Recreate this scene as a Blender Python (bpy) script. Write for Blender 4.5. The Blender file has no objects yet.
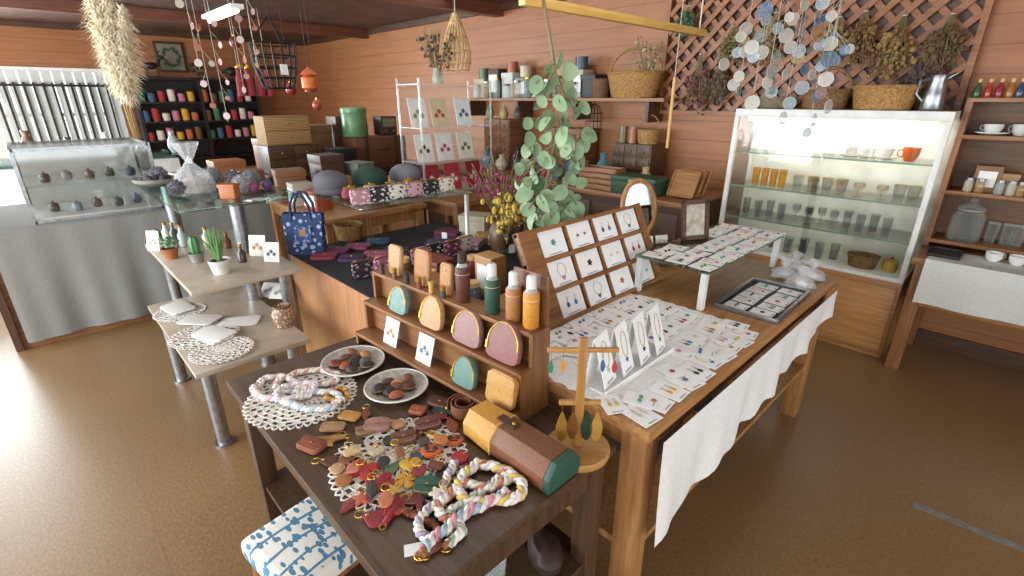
import bpy,bmesh,math,random
from math import sin,cos,pi as PI,radians as rad
from mathutils import Vector as V, Matrix as Mx
RN=random.Random(11); rr=RN.uniform
sc=bpy.context.scene; col=sc.collection
# ---------------------------------------------------------------- camera model
FPX,CX,CY=490.0,512.0,288.0; AZ=rad(46); TH=rad(21.2); H=1.6
def ray(u,v):
    xc=(u-CX)/FPX; yc=(CY-v)/FPX
    f=cos(TH)+yc*sin(TH); z=-sin(TH)+yc*cos(TH)
    return V((xc*cos(AZ)-f*sin(AZ), xc*sin(AZ)+f*cos(AZ), z))
def pz(u,v,z): d=ray(u,v); t=(z-H)/d.z; return V((d.x*t,d.y*t,z))
def py(u,v,y): d=ray(u,v); t=y/d.y; return d*t+V((0,0,H))
def px(u,v,x): d=ray(u,v); t=x/d.x; return d*t+V((0,0,H))
def Tr(*a): return Mx.Translation(V(a) if len(a)==3 else a[0])
def Rz(d): return Mx.Rotation(rad(d),4,'Z')
def Rx(d): return Mx.Rotation(rad(d),4,'X')
def flat(u,v,z,deg=0): return Tr(pz(u,v,z))@Rz(deg)
def frame(o,x,y):
    x=V(x).normalized(); y=V(y).normalized(); z=x.cross(y).normalized(); y=z.cross(x); m=Mx.Identity(4)
    for i in range(3): m[i][0],m[i][1],m[i][2],m[i][3]=x[i],y[i],z[i],o[i]
    return m
# ---------------------------------------------------------------- materials
def lin(h):
    h=h.lstrip('#'); f=lambda c:(c/12.92 if c<=.04045 else ((c+.055)/1.055)**2.4)
    return tuple(f(int(h[i:i+2],16)/255) for i in (0,2,4))+(1,)
MC={}
def mat(c,c2=None,rough=.6,metal=0,kind='noise',scale=30,bump=.15,axis='X',emit=0):
    key=(c,c2,rough,metal,kind,scale,bump,axis,emit)
    if key in MC: return MC[key]
    m=bpy.data.materials.new(kind+'_'+c.strip('#')); m.use_nodes=True; nt=m.node_tree; N=nt.nodes; L=nt.links
    bs=N['Principled BSDF']; bs.inputs['Roughness'].default_value=rough; bs.inputs['Metallic'].default_value=metal
    a=lin(c); b=lin(c2) if c2 else tuple(x*.78 for x in a[:3])+(1,)
    tc=N.new('ShaderNodeTexCoord'); mp=N.new('ShaderNodeMapping'); L.new(tc.outputs['Object'],mp.inputs[0])
    rp=N.new('ShaderNodeValToRGB'); rp.color_ramp.elements[0].color=b; rp.color_ramp.elements[1].color=a
    rp.color_ramp.elements[0].position=.32; rp.color_ramp.elements[1].position=.66
    no=N.new('ShaderNodeTexNoise'); no.inputs['Scale'].default_value=scale; no.inputs['Detail'].default_value=4
    L.new(mp.outputs[0],no.inputs['Vector']); src=no.outputs['Fac']; hgt=src
    if kind in('wood','siding'):
        s={'X':(1,14,14),'Y':(14,1,14),'Z':(14,14,1)}[axis]
        mp.inputs['Scale'].default_value=s; no.inputs['Scale'].default_value=scale if scale!=30 else 4; no.inputs['Distortion'].default_value=.5
        no.inputs['Detail'].default_value=5
    if kind=='siding': mp.inputs['Scale'].default_value=tuple(.5*q for q in s)
    L.new(src,rp.inputs[0]); outc=rp.outputs[0]
    if kind in('siding','ceil','cork'):
        wv=N.new('ShaderNodeTexWave'); wv.wave_type='BANDS'; wv.wave_profile='SAW'; wv.bands_direction={'siding':'Z','ceil':'X','cork':'Y'}[kind]
        wv.inputs['Scale'].default_value=bump if kind!='cork' else .35; L.new(tc.outputs['Object'],wv.inputs['Vector'])
        g={'siding':.6,'ceil':.2,'cork':.85}[kind]
        r2=N.new('ShaderNodeValToRGB'); e=r2.color_ramp.elements; e[0].color=(g,g,g,1); e[0].position=.02 if kind!='cork' else .002; e[1].color=(1,1,1,1); e[1].position=.08 if kind!='cork' else .01
        L.new(wv.outputs['Fac'],r2.inputs[0]); mx=N.new('ShaderNodeMixRGB'); mx.blend_type='MULTIPLY'; mx.inputs[0].default_value=1
        L.new(outc,mx.inputs[1]); L.new(r2.outputs[0],mx.inputs[2]); outc=mx.outputs[0]; hgt=r2.outputs[0] if kind!='cork' else hgt
    if kind in('weave','knit'):
        w1=N.new('ShaderNodeTexWave'); w1.bands_direction='X'; w1.inputs['Scale'].default_value=scale; w2=N.new('ShaderNodeTexWave'); w2.bands_direction='Z' if kind=='weave' else 'DIAGONAL'; w2.inputs['Scale'].default_value=scale
        for w in(w1,w2): L.new(mp.outputs[0],w.inputs['Vector'])
        ma=N.new('ShaderNodeMath'); ma.operation='MULTIPLY'; L.new(w1.outputs['Fac'],ma.inputs[0]); L.new(w2.outputs['Fac'],ma.inputs[1])
        L.new(ma.outputs[0],rp.inputs[0]); hgt=ma.outputs[0]; rp.color_ramp.elements[0].position=.1
    if kind in('spots','leafy'):
        vo=N.new('ShaderNodeTexVoronoi'); vo.inputs['Scale'].default_value=scale; L.new(mp.outputs[0],vo.inputs['Vector']); mp.inputs['Scale'].default_value=(1,1.7,1) if kind=='spots' else (1,2.3,1)
        mp.inputs['Rotation'].default_value=(0,0,.7); rp.color_ramp.interpolation='CONSTANT'; rp.color_ramp.elements[0].position=0; rp.color_ramp.elements[1].position=.36
        L.new(vo.outputs['Distance'],rp.inputs[0]); hgt=vo.outputs['Distance']
        if kind=='leafy':
            v2=N.new('ShaderNodeTexVoronoi'); v2.inputs['Scale'].default_value=scale; m2=N.new('ShaderNodeMapping'); m2.inputs['Rotation'].default_value=(0,0,-.6); m2.inputs['Scale'].default_value=(1,2.3,1); L.new(tc.outputs['Object'],m2.inputs[0]); L.new(m2.outputs[0],v2.inputs['Vector'])
            ws=N.new('ShaderNodeTexWave'); ws.inputs['Scale'].default_value=5; ws.inputs['Distortion'].default_value=3; ws.inputs['Detail'].default_value=0; L.new(tc.outputs['Object'],ws.inputs['Vector'])
            w3=N.new('ShaderNodeMath'); w3.operation='MULTIPLY_ADD'; w3.inputs[1].default_value=2.4; w3.inputs[2].default_value=.2; L.new(ws.outputs['Fac'],w3.inputs[0])
            mi=N.new('ShaderNodeMath'); mi.operation='MINIMUM'; L.new(vo.outputs['Distance'],mi.inputs[0]); L.new(v2.outputs['Distance'],mi.inputs[1])
            m3=N.new('ShaderNodeMath'); m3.operation='MINIMUM'; L.new(mi.outputs[0],m3.inputs[0]); L.new(w3.outputs[0],m3.inputs[1]); L.new(m3.outputs[0],rp.inputs[0]); rp.color_ramp.elements[1].position=.32
    if kind=='cork':
        n2=N.new('ShaderNodeTexNoise'); n2.inputs['Scale'].default_value=1.1; n2.inputs['Detail'].default_value=3; L.new(tc.outputs['Object'],n2.inputs['Vector'])
        no.inputs['Detail'].default_value=8; no.inputs['Roughness'].default_value=.7; mp.inputs['Scale'].default_value=(1,1.8,1)
        mx=N.new('ShaderNodeMixRGB'); mx.blend_type='MULTIPLY'; mx.inputs[0].default_value=.35; r3=N.new('ShaderNodeValToRGB')
        r3.color_ramp.elements[0].color=(.62,.58,.52,1); r3.color_ramp.elements[0].position=.3; r3.color_ramp.elements[1].position=.7
        L.new(n2.outputs['Fac'],r3.inputs[0]); L.new(outc,mx.inputs[1]); L.new(r3.outputs[0],mx.inputs[2]); outc=mx.outputs[0]
    L.new(outc,bs.inputs['Base Color'])
    bp=N.new('ShaderNodeBump'); bp.inputs['Strength'].default_value=min(bump,.35); bp.inputs['Distance'].default_value=.004
    L.new(hgt,bp.inputs['Height']); L.new(bp.outputs[0],bs.inputs['Normal'])
    if kind=='cork': bs.inputs['Coat Weight'].default_value=.45; bs.inputs['Coat Roughness'].default_value=.42
    if emit: L.new(outc,bs.inputs['Emission Color']); bs.inputs['Emission Strength'].default_value=emit
    MC[key]=m; return m
def glass(c='#eef7f3',fac=.1,rough=.05):
    key=('glass',c,fac)
    if key in MC: return MC[key]
    m=bpy.data.materials.new('glass_'+c.strip('#')); m.use_nodes=True; N=m.node_tree.nodes; L=m.node_tree.links
    N.remove(N['Principled BSDF']); o=N['Material Output']
    t=N.new('ShaderNodeBsdfTransparent'); t.inputs[0].default_value=lin(c); g=N.new('ShaderNodeBsdfGlossy'); g.inputs['Roughness'].default_value=rough
    lw=N.new('ShaderNodeLayerWeight'); lw.inputs[0].default_value=.35; ma=N.new('ShaderNodeMath'); ma.operation='MULTIPLY_ADD'; ma.inputs[1].default_value=.32; ma.inputs[2].default_value=fac*.4
    L.new(lw.outputs['Facing'],ma.inputs[0]); mx=N.new('ShaderNodeMixShader'); L.new(ma.outputs[0],mx.inputs[0]); L.new(t.outputs[0],mx.inputs[1]); L.new(g.outputs[0],mx.inputs[2]); L.new(mx.outputs[0],o.inputs[0])
    MC[key]=m; return m
def film(c,k=.45,edge=0):
    key=('film',c,k,edge)
    if key in MC: return MC[key]
    m=bpy.data.materials.new('film_'+c.strip('#')); m.use_nodes=True; N=m.node_tree.nodes; L=m.node_tree.links; b=N['Principled BSDF']; o=N['Material Output']
    no=N.new('ShaderNodeTexNoise'); no.inputs['Scale'].default_value=30; rp=N.new('ShaderNodeValToRGB'); a=lin(c); rp.color_ramp.elements[0].color=tuple(x*.8 for x in a[:3])+(1,); rp.color_ramp.elements[1].color=a
    L.new(no.outputs['Fac'],rp.inputs[0]); L.new(rp.outputs[0],b.inputs['Base Color']); b.inputs['Roughness'].default_value=.15
    t=N.new('ShaderNodeBsdfTransparent'); mx=N.new('ShaderNodeMixShader'); mx.inputs[0].default_value=k; L.new(t.outputs[0],mx.inputs[1]); L.new(b.outputs[0],mx.inputs[2]); L.new(mx.outputs[0],o.inputs[0])
    if edge:  # clear walls that thicken towards the silhouette, as thin glass does
        lw=N.new('ShaderNodeLayerWeight'); lw.inputs[0].default_value=.3; ma=N.new('ShaderNodeMath'); ma.operation='MULTIPLY_ADD'; ma.inputs[1].default_value=edge; ma.inputs[2].default_value=k; ma.use_clamp=True
        L.new(lw.outputs['Facing'],ma.inputs[0]); L.new(ma.outputs[0],mx.inputs[0])
    MC[key]=m; return m
def wood(c,c2,axis='X',rough=.45): return mat(c,c2,rough,0,'wood',30,.08,axis)
def leather(c): return mat(c,None,.55,0,'noise',90,.25)
def paint(c,rough=.5): return mat(c,None,rough,0,'noise',8,.02)
HONEY=lambda a='X': wood('#b08150','#8f5f32',a)
WALN=lambda a='X': wood('#563f2c','#3d2b1d',a,.35)
MIDW=lambda a='X': wood('#996a40','#74492a',a)
PALE=lambda a='X': wood('#dcb478','#c49858',a)
DKW=lambda a='X': wood('#5a3a24','#3d2617',a)
WHITE=paint('#efeeea',.4); PAPER=mat('#f3f2ef','#e9e8e3',.7,0,'noise',12,.02); STEEL=mat('#a9acae','#8d9092',.3,.9,'noise',40,.03)
BLACK=paint('#1b1a1b',.45); GOLD=mat('#c9a14a','#a8812f',.3,.9,'noise',50,.03); STRING=mat('#cfc5b0',None,.8); IRON=mat('#3a3733','#292623',.4,.7,'noise',40,.05)
GLASS=glass(); GLASSC=glass('#f8fbfa',.1); CLEAR=film('#f2f6f6',.22)
# ---------------------------------------------------------------- mesh builder
class B:
    def __init__(s): s.bm=bmesh.new()
    def add(s,vs,fs,M=None):
        vv=[s.bm.verts.new(M@V(p) if M else V(p)) for p in vs]
        for f in fs:
            try: s.bm.faces.new([vv[i] for i in f])
            except ValueError: pass
        return s
    def box(s,x0,y0,z0,x1,y1,z1,M=None):
        return s.add([(x,y,z) for x in(x0,x1) for y in(y0,y1) for z in(z0,z1)],[(0,1,3,2),(4,6,7,5),(0,4,5,1),(2,3,7,6),(0,2,6,4),(1,5,7,3)],M)
    def cyl(s,p,q,r0,r1=None,n=12):
        r1=r0 if r1 is None else r1; p=V(p);q=V(q); d=(q-p).normalized(); a=d.orthogonal().normalized(); b=d.cross(a); vs=[]
        for c,r in((p,r0),(q,r1)): vs+=[c+(a*cos(2*PI*i/n)+b*sin(2*PI*i/n))*r for i in range(n)]
        return s.add(vs,[(i,(i+1)%n,n+(i+1)%n,n+i) for i in range(n)]+[tuple(range(n))[::-1],tuple(range(n,2*n))])
    def tube(s,pts,r,n=6,closed=False):
        pts=[V(p) for p in pts]; m=len(pts); vs=[]; up=None
        for i,p in enumerate(pts):
            d=(pts[(i+1)%m]-pts[i-1]) if closed else (pts[min(i+1,m-1)]-pts[max(i-1,0)])
            if d.length<1e-9: d=V((0,0,1))
            d.normalize()
            if up is None: up=d.orthogonal().normalized()
            a=(up-d*up.dot(d)); a=a.normalized() if a.length>1e-6 else d.orthogonal().normalized(); up=a; b=d.cross(a)
            q=r[i] if isinstance(r,(list,tuple)) else r
            vs+=[p+(a*cos(2*PI*k/n)+b*sin(2*PI*k/n))*q for k in range(n)]
        fs=[]
        for i in range(m if closed else m-1):
            j=(i+1)%m; fs+=[(i*n+k,i*n+(k+1)%n,j*n+(k+1)%n,j*n+k) for k in range(n)]
        if not closed: fs+=[tuple(range(n)),tuple(range((m-1)*n,m*n))]
        return s.add(vs,fs)
    def lathe(s,prof,c=(0,0,0),n=20,sx=1,sy=1,mod=None,M=None):
        vs=[];m=len(prof)
        for j,(r,z) in enumerate(prof):
            for i in range(n):
                a=2*PI*i/n; k=r*(mod(a,j) if mod else 1); vs.append((c[0]+k*cos(a)*sx,c[1]+k*sin(a)*sy,c[2]+z))
        fs=[(j*n+i,j*n+(i+1)%n,(j+1)*n+(i+1)%n,(j+1)*n+i) for j in range(m-1) for i in range(n)]
        fs+=[tuple(range(n)),tuple(range((m-1)*n,m*n))]
        return s.add(vs,fs,M)
    def ball(s,c,r,sx=1,sy=1,sz=1,n=10,k=6,M=None):
        return s.lathe([(max(r*sin(PI*j/k),r*.02),-r*cos(PI*j/k)*sz) for j in range(k+1)],c,n,sx,sy,None,M)
    def plate(s,P,th,M=None,z0=0):
        n=len(P); vs=[(x,y,z0) for x,y in P]+[(x,y,z0+th) for x,y in P]
        return s.add(vs,[tuple(range(n))[::-1],tuple(range(n,2*n))]+[(i,(i+1)%n,n+(i+1)%n,n+i) for i in range(n)],M)
    def out(s,name,m,parent=None,bev=0,ang=40,seg=2):
        bm=s.bm; bmesh.ops.recalc_face_normals(bm,faces=bm.faces)
        if bev:
            ed=[e for e in bm.edges if len(e.link_faces)==2 and e.calc_face_angle(0)>.6]
            bmesh.ops.bevel(bm,geom=ed,offset=bev,segments=seg,affect='EDGES',profile=.6)
        me=bpy.data.meshes.new(name); bm.to_mesh(me); bm.free()
        me.shade_smooth(); me.set_sharp_from_angle(angle=rad(ang)); me.materials.append(m)
        o=bpy.data.objects.new(name,me); col.objects.link(o)
        if parent: o.parent=parent
        return o
def tag(o,label,cat,group=None):
    o['label']=label; o['category']=cat
    if group: o['group']=group
    return o
def thing(name,label,cat,loc=(0,0,0),rz=0,group=None,M=None):
    o=bpy.data.objects.new(name,None); col.objects.link(o); o.empty_display_size=.05
    if M is not None: o.matrix_basis=M
    else: o.location=V(loc); o.rotation_euler=(0,0,rad(rz))
    return tag(o,label,cat,group)
def S(b,name,m,**k): o=b.out(name,m,**k); o['kind']='structure'; return o
def ring(b,r,z,t,n=16,sy=1): return b.tube([(r*cos(2*PI*k/n),r*sin(2*PI*k/n)*sy,z) for k in range(n)],t,5,True)
def outline(shape,w,h,n=28):
    P=[]
    for i in range(n):
        a=2*PI*i/n; c,s_=cos(a),sin(a); x,y=c,s_
        if shape=='rect': k=(abs(c)**6+abs(s_)**6)**(-1/6); x,y=c*k,s_*k
        elif shape=='moon': k=(abs(c)**2.6+abs(s_)**2.6)**(-1/2.6); x,y=c*k,s_*k; y=y if y>0 else y*.7; x*=(1 if y>0 else 1+.12*y)
        elif shape=='dome':
            if s_>=0: x,y=c*.97,s_*1.25-.25
            else: k=(abs(c)**5+abs(s_)**5)**(-1/5); x,y=c*k*.97,-.25+s_*k*.75
        elif shape=='drop': x=c*(1-.6*max(0,s_))
        elif shape=='heart': x=sin(a)**3; y=(13*cos(a)-5*cos(2*a)-2*cos(3*a)-cos(4*a))/15
        elif shape=='butterfly': k=.38+.62*abs(sin(2*a))**.6; x,y=c*k*1.25,s_*k*1.25
        elif shape=='flower': k=.76+.24*cos(5*a); x,y=c*k,s_*k
        elif shape=='leaf': x=.9*c*(1-.55*abs(s_)**1.5)
        P.append((x*w/2,y*h/2))
    return P
ORD=['first','second','third','fourth','fifth','sixth','seventh','eighth','ninth','tenth','eleventh','twelfth']
# ---------------------------------------------------------------- room
ZC=2.56; YB=4.2; XL=-9.9
S(B().box(-10.2,-2.7,-.06,2.7,4.35,0),'floor',mat('#93714a','#69502f',.34,0,'cork',55,.1))
S(B().box(-10.2,-2.7,ZC,2.7,4.35,ZC+.06),'ceiling',mat('#64483d','#4a342d',.6,0,'ceil',6,1.7))
WALLM=mat('#a56c44','#97603a',.5,0,'siding',30,2.0,'X')
S(B().box(-10.0,YB,0,2.7,YB+.1,ZC),'wall_back',WALLM)
wl=B(); wl.box(-10,-.4,0,XL,YB,.75); wl.box(-10,-2.7,2.45,XL,-.4,ZC); wl.box(-10,-.4,2.0,XL,YB,ZC); wl.box(-10,1.25,.75,XL,YB,2.0); wl.box(-10,-2.7,0,XL,-2.55,2.45)
S(wl,'wall_left',mat('#a56c44','#97603b',.5,0,'siding',30,2.0,'Y'))
wr=B(); wr.box(2.6,-2.7,0,2.7,YB,.6); wr.box(2.6,-2.7,2.3,2.7,YB,ZC); wr.box(2.6,2.6,.6,2.7,YB,2.3); wr.box(2.6,-2.7,.6,2.7,-2.3,2.3)
S(wr,'wall_right',mat('#b98058','#a06a44',.55,0,'siding',30,2.0,'Y'))
wn=B(); wn.box(-10,-2.7,0,2.7,-2.6,.5); wn.box(-10,-2.7,2.3,2.7,-2.6,ZC)
for x in(-10,-7.5,-5,-2.5,0,2.5): wn.box(x,-2.7,.5,x+.15,-2.6,2.3)
S(wn,'wall_front',mat('#b58a63','#97693f',.6,0,'noise',6,.05))
w=B()
for y in(-.42,.38,1.2): w.box(-9.96,y,.75,-9.9,y+.05,2.0)
for z in(.75,1.35,1.95): w.box(-9.955,-.4,z,-9.905,1.25,z+.05)
wo=S(w,'window_1',paint('#d9d6cd'))
B().box(-9.94,-.4,.75,-9.935,1.25,2.0).out('pane',glass('#f4f8f8',.1),wo)
w=B()
for y in(-2.55,-1.5,-.46): w.box(-9.96,y,0,-9.9,y+.06,2.45)
for z in(0,2.39): w.box(-9.955,-2.55,z,-9.905,-.4,z+.06)
do=S(w,'door_1',paint('#d9d6cd')); B().box(-9.94,-2.5,.05,-9.935,-.45,2.4).out('pane',glass('#f4f8f8',.1),do)
S(B().box(-9.9,YB-.02,0,2.6,YB,.1),'baseboard_back',DKW())
S(B().box(-9.9,YB-.05,ZC-.07,2.6,YB,ZC),'trim_1',DKW())
S(B().box(-9.9,-2.6,ZC-.07,-9.85,YB,ZC),'trim_2',DKW('Y'))
for i,x in enumerate((-7.6,-4.6)): S(B().box(x,-2.6,ZC-.12,x+.12,YB,ZC),'trim_%d'%(3+i),wood('#7a4a34','#5b3424','Y'))
p,q=pz(912,504,0),pz(1040,556,0); d=(q-p).normalized(); n=V((-d.y,d.x,0))*.018
tag(B().plate([tuple((p+n).xy),tuple((q+n).xy),tuple((q-n).xy),tuple((p-n).xy)],.002,None,0).out('floor_tape',mat('#8c8a80','#6d6b62',.35,.2)),'worn silver tape strip stuck on brown floor at lower right','tape')
t=thing('dimming_slats','pale vertical slats added in left window behind bars to dim it','dimming slats',(-9.887,.42,.78)); b=B()  # made-up slats, added behind the bars to tone down the over-bright window
for i in range(14): b.box(-.002,-.8+.118*i,0,.003,-.8+.118*i+.098,1.18)
b.out('slats',mat('#d2d3cf','#c2c3be',.7,0,'noise',6,.02),t); B().box(-.01,-.82,1.18,.012,.84,1.215).out('head_rail',WHITE,t)
# ---------------------------------------------------------------- furniture helpers
def table(name,label,x0,y0,x1,y1,z,th,mt,ml,ls,apron=.08,cat='table',shelf=None,ov=.02):
    cx,cy=(x0+x1)/2,(y0+y1)/2; t=thing(name,label,cat,(cx,cy,0)); a,b=(x1-x0)/2,(y1-y0)/2
    B().box(-a,-b,z-th,a,b,z).out('tabletop',mt,t,bev=.004)
    for sx in(-1,1):
        for sy in(-1,1):
            X,Y=sx*(a-ov-ls/2),sy*(b-ov-ls/2)
            B().box(X-ls/2,Y-ls/2,0,X+ls/2,Y+ls/2,z-th).out('leg',ml,t,bev=.004)
    i=ov+ls
    if apron:
        for s in(-1,1):
            B().box(-a+i,s*(b-ov-.02)-.01,z-th-apron,a-i,s*(b-ov-.02)+.01,z-th).out('apron',ml,t)
            B().box(s*(a-ov-.02)-.01,-b+i,z-th-apron,s*(a-ov-.02)+.01,b-i,z-th).out('apron',ml,t)
    if shelf: B().box(-a+ov+.01,-b+ov+.01,shelf-.025,a-ov-.01,b-ov-.01,shelf).out('shelf',ml,t)
    return t
t=table('display_table','low dark walnut table covered with leather goods in the foreground',-1.72,.30,-.60,.985,.70,.03,WALN(),WALN('Z'),.06,.10,shelf=.28)
table('display_table','long honey wood table with white cloth hanging down its side',-1.5,.995,-.51,2.71,.78,.035,HONEY('Y'),HONEY('Z'),.075,.07,shelf=.32)
t=thing('counter','plain brown wooden counter with black cloth top behind the leather rack','counter',(-2.28,1.6,0))
B().box(-.77,-.57,0,.76,.57,.70).out('body',wood('#b8845a','#9c6d40','Z'),t,bev=.004)
tag(B().box(-3.06,1.02,.702,-1.52,2.18,.712).out('tablecloth',mat('#1d1b20','#131216',.85,0,'noise',60,.1),bev=.003),'black cloth covering top of brown wooden counter','tablecloth')
b=B(); n=60; rows=10; vs=[]
for i in range(n+1):
    f=i/n; y=1.03+f*1.6; zb=.37+.25*f+.012*sin(i*.9)
    for j in range(rows+1):
        g=j/rows; vs.append((-.486+.012*sin(i*.42+g)*g+.006*sin(i*1.0)*g,y+.02*g*(0.5-f),.745-(.745-zb)*g))
b.add(vs,[(i*(rows+1)+j,(i+1)*(rows+1)+j,(i+1)*(rows+1)+j+1,i*(rows+1)+j+1) for i in range(n) for j in range(rows)])
tag(b.out('cloth',mat('#e9e8e4','#dad9d4',.8,0,'noise',120,.06)),'white linen cloth hanging down the right side of honey table','cloth')
b=B(); P=[]
for i in range(90):
    a=2*PI*i/90; c,s_=cos(a),sin(a); k=(abs(c)**8+abs(s_)**8)**(-1/8); q=1+.015*cos(a*30); P.append((-.825+c*k*.27*q,1.42+s_*k*.41*q))
tag(b.plate(P,.002,None,.78).out('table_runner',mat('#eeece8','#dcdad4',.85,0,'noise',140,.08)),'white lace runner under the flat cards on the honey table','table runner')
for i,(y,h_,c) in enumerate(((1.5,.2,'#3a2d26'),(1.95,.26,'#2c2a2e'),(2.3,.17,'#6a4b30'))):
    t=thing('storage_box',('dark brown storage box under near part of honey table','tall black storage box in the middle under honey table','tan storage box under the far end of honey table')[i],'box',(-.85,y,.321),8*i,'boxes under the honey table')
    B().box(-.15,-.13,0,.15,.13,h_).out('body',paint(c),t,bev=.006); B().box(-.155,-.135,h_-.03,.155,.135,h_+.01).out('lid',paint(c,.4),t,bev=.004)
st=thing('stool','low stool with blue leaf patterned white cushion beside dark table','stool',(pz(310,535,.42).x,pz(310,535,.42).y,0),8)
B().box(-.14,-.14,.36,.14,.14,.43).out('cushion',mat('#e9e5da','#4f7f9a',.8,0,'leafy',21,.1),st,bev=.025,seg=3)
for sx in(-1,1):
    for sy in(-1,1): B().cyl((sx*.11,sy*.11,.36),(sx*.13,sy*.13,0),.018,.014).out('leg',MIDW('Z'),st)
B().box(-.125,-.125,.335,.125,.125,.365).out('seat_frame',MIDW(),st,bev=.004)
# tiered stand
t=thing('tiered_display_stand','three tier display stand on round steel legs with glass top shelf','display stand',(-3,.6,0)); LAM=mat('#b5a895','#a49683',.35,0,'noise',10,.03)
B().box(-.43,-.30,.425,.66,.22,.45).out('tier',LAM,t,bev=.004); B().box(-.73,-.2,.725,.42,.32,.75).out('tier',LAM,t,bev=.004)
o=B().box(-1.25,-.10,1.035,-.02,.56,1.05).out('glass_tier',glass('#d8ebe6',.2),t,bev=.003); o['label']='clear glass top shelf'
for x,y,z in((.57,-.24,.425),(-.25,-.25,.425),(.58,.15,.425),(-.1,.2,1.035),(-.62,-.12,.725),(-1.1,.05,1.035),(-1.1,.45,1.035),(.34,.25,.725)):
    g=B().cyl((x,y,0),(x,y,z),.03 if z<1 else .04,n=20).out('leg',STEEL,t); B().cyl((x,y,0),(x,y,.012),.045,n=20).out('foot',STEEL,g)
# grey cloth counter
t=thing('counter','long counter at left draped with grey cloth','counter',(-4.95,.6,0))
B().box(-.5,-.93,0,.5,.9,.80).out('body',MIDW('Y'),t); B().box(.45,-.97,0,.53,-.93,.80).out('end_post',DKW('Z'),t)
b=B(); vs=[]; n=80
for i in range(n+1):
    y=-.9+1.8*i/n; q=sin(i*.33)+.6*sin(i*.71+1)
    vs+=[(-.5,y,.815),(.5,y,.815),(.525,y,.80),(.53+.004*q,y,.55),(.538+.01*q,y,.3),(.545+.017*q,y,.05)]
b.add(vs,[(i*6+j,(i+1)*6+j,(i+1)*6+j+1,i*6+j+1) for i in range(n) for j in range(5)])
o=tag(b.out('tablecloth',mat('#8a8882','#807e78',.85,0,'noise',90,.04)),'plain grey cloth draped over the left counter front','tablecloth'); o.location=(-4.95,.6,.004)
def vitrine(label,x0,y0,z0,x1,y1,z1,shelves,fm,name='glass_case',fr=.02):
    t=thing(name,label,'display case',((x0+x1)/2,(y0+y1)/2,z0)); a,b_,h=(x1-x0)/2,(y1-y0)/2,z1-z0; b=B()
    for sx in(-1,1):
        for sy in(-1,1): b.box(sx*a-fr/2,sy*b_-fr/2,0,sx*a+fr/2,sy*b_+fr/2,h)
    for z in(0,h-fr):
        for s in(-1,1): b.box(-a,s*b_-fr/2,z,a,s*b_+fr/2,z+fr); b.box(s*a-fr/2,-b_,z,s*a+fr/2,b_,z+fr)
    b.out('frame',fm,t); B().box(-a,-b_,.002,a,b_,.03).out('base_panel',paint('#c9c7c0',.4),t); B().box(-a,-b_,.03,-a+.01,b_,h).out('back_panel',paint('#b0aea8',.4),t)
    for s in shelves: B().box(-a+.012,-b_+.006,s-.008,a-.006,b_-.006,s).out('glass_shelf',film('#dcdedb',.35),t); B().box(a-.012,-b_+.006,s-.009,a-.005,b_-.006,s+.001).out('shelf_edge',film('#a9b9b2',.8),t)
    for nm,bb in(('glass_side',(-a,-b_-.002,0,a,-b_+.001,h)),('glass_side',(-a,b_-.001,0,a,b_+.002,h)),('glass_front',(a-.001,-b_,0,a+.002,b_,h))):
        B().box(*bb).out(nm,glass('#fafcfb',.2),t)
    B().box(-a,-b_,h-.004,a,b_,h+.004).out('glass_top',film('#dfe2df',.3),t)
    return t
vitrine('glass display case on grey draped counter at left',-5.15,-.06,.82,-4.48,.66,1.30,[.24],STEEL)
for i in range(10):
    k=i%5; z=.851 if i<5 else 1.061; p=(-4.72+.06*(i%2),.06+.12*k,z)
    t=thing('trinket_box','small %s lidded pot, %s from left on %s level of left glass case'%(['black','grey','brown','black','navy'][k],ORD[k],'lower' if i<5 else 'upper'),'pot',p,0,'small pots in the left glass case')
    c=['#242326','#77747a','#5d4030','#242326','#2a3247'][k]
    B().lathe([(.022,0),(.03,.012),(.03,.04),(.025,.046)],n=14).out('body',paint(c,.35),t); B().lathe([(.028,.046),(.026,.056),(.006,.062),(.006,.072),(.002,.075)],n=14).out('lid',paint(c,.3),t)
t=thing('counter','white glass fronted counter below the left window','counter',(-7.4,-.2,0))
B().box(-.4,-1.3,0,.4,1.5,.95).out('body',WHITE,t,bev=.005); B().box(-.45,-1.33,.95,.45,1.53,.98).out('worktop',glass('#cfe0dc',.25),t)
for i in range(8):
    y=-.9+.32*i; c=['#d8d4c8','#4f6f78','#e4e0d6','#8a5a3c','#3b4a3d','#e8e4dc','#6a4a3a','#a9b4b0'][i]; h_=[.2,.28,.16,.3,.22,.26,.18,.24][i]
    t=thing('vase',['cream squat vase on back white counter, leftmost','slate blue vase on back white counter','small ivory vase on back white counter','brown tall vase on back white counter','dark green vase on back white counter','white tall vase on back white counter','russet low vase on back white counter','pale grey vase on back white counter, rightmost'][i],'vase',(-7.3,y,.981),0,'vases on the white counter')
    B().lathe([(.04,0),(.07,.25*h_),(.06,.6*h_),(.025,.85*h_),(.032,h_)],n=16).out('body',paint(c,.3),t); ring(B(),.03,h_,.005).out('rim',paint(c,.3),t)
b=B()
for i in range(13): b.box(-9.85,.42+.1*i-.5,.95,-9.835,.445+.1*i-.5,1.8)
b.box(-9.855,-.15,1.75,-9.83,1.25,1.78); b.box(-9.855,-.15,.95,-9.83,1.25,.98)
for y in(1.26,): b.box(-9.9,y-.02,1.75,-9.835,y+.01,1.78); b.box(-9.9,y-.02,.95,-9.835,y+.01,.98)
tag(b.out('window_bars',IRON),'row of black iron bars in front of left window','window bars')
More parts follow.
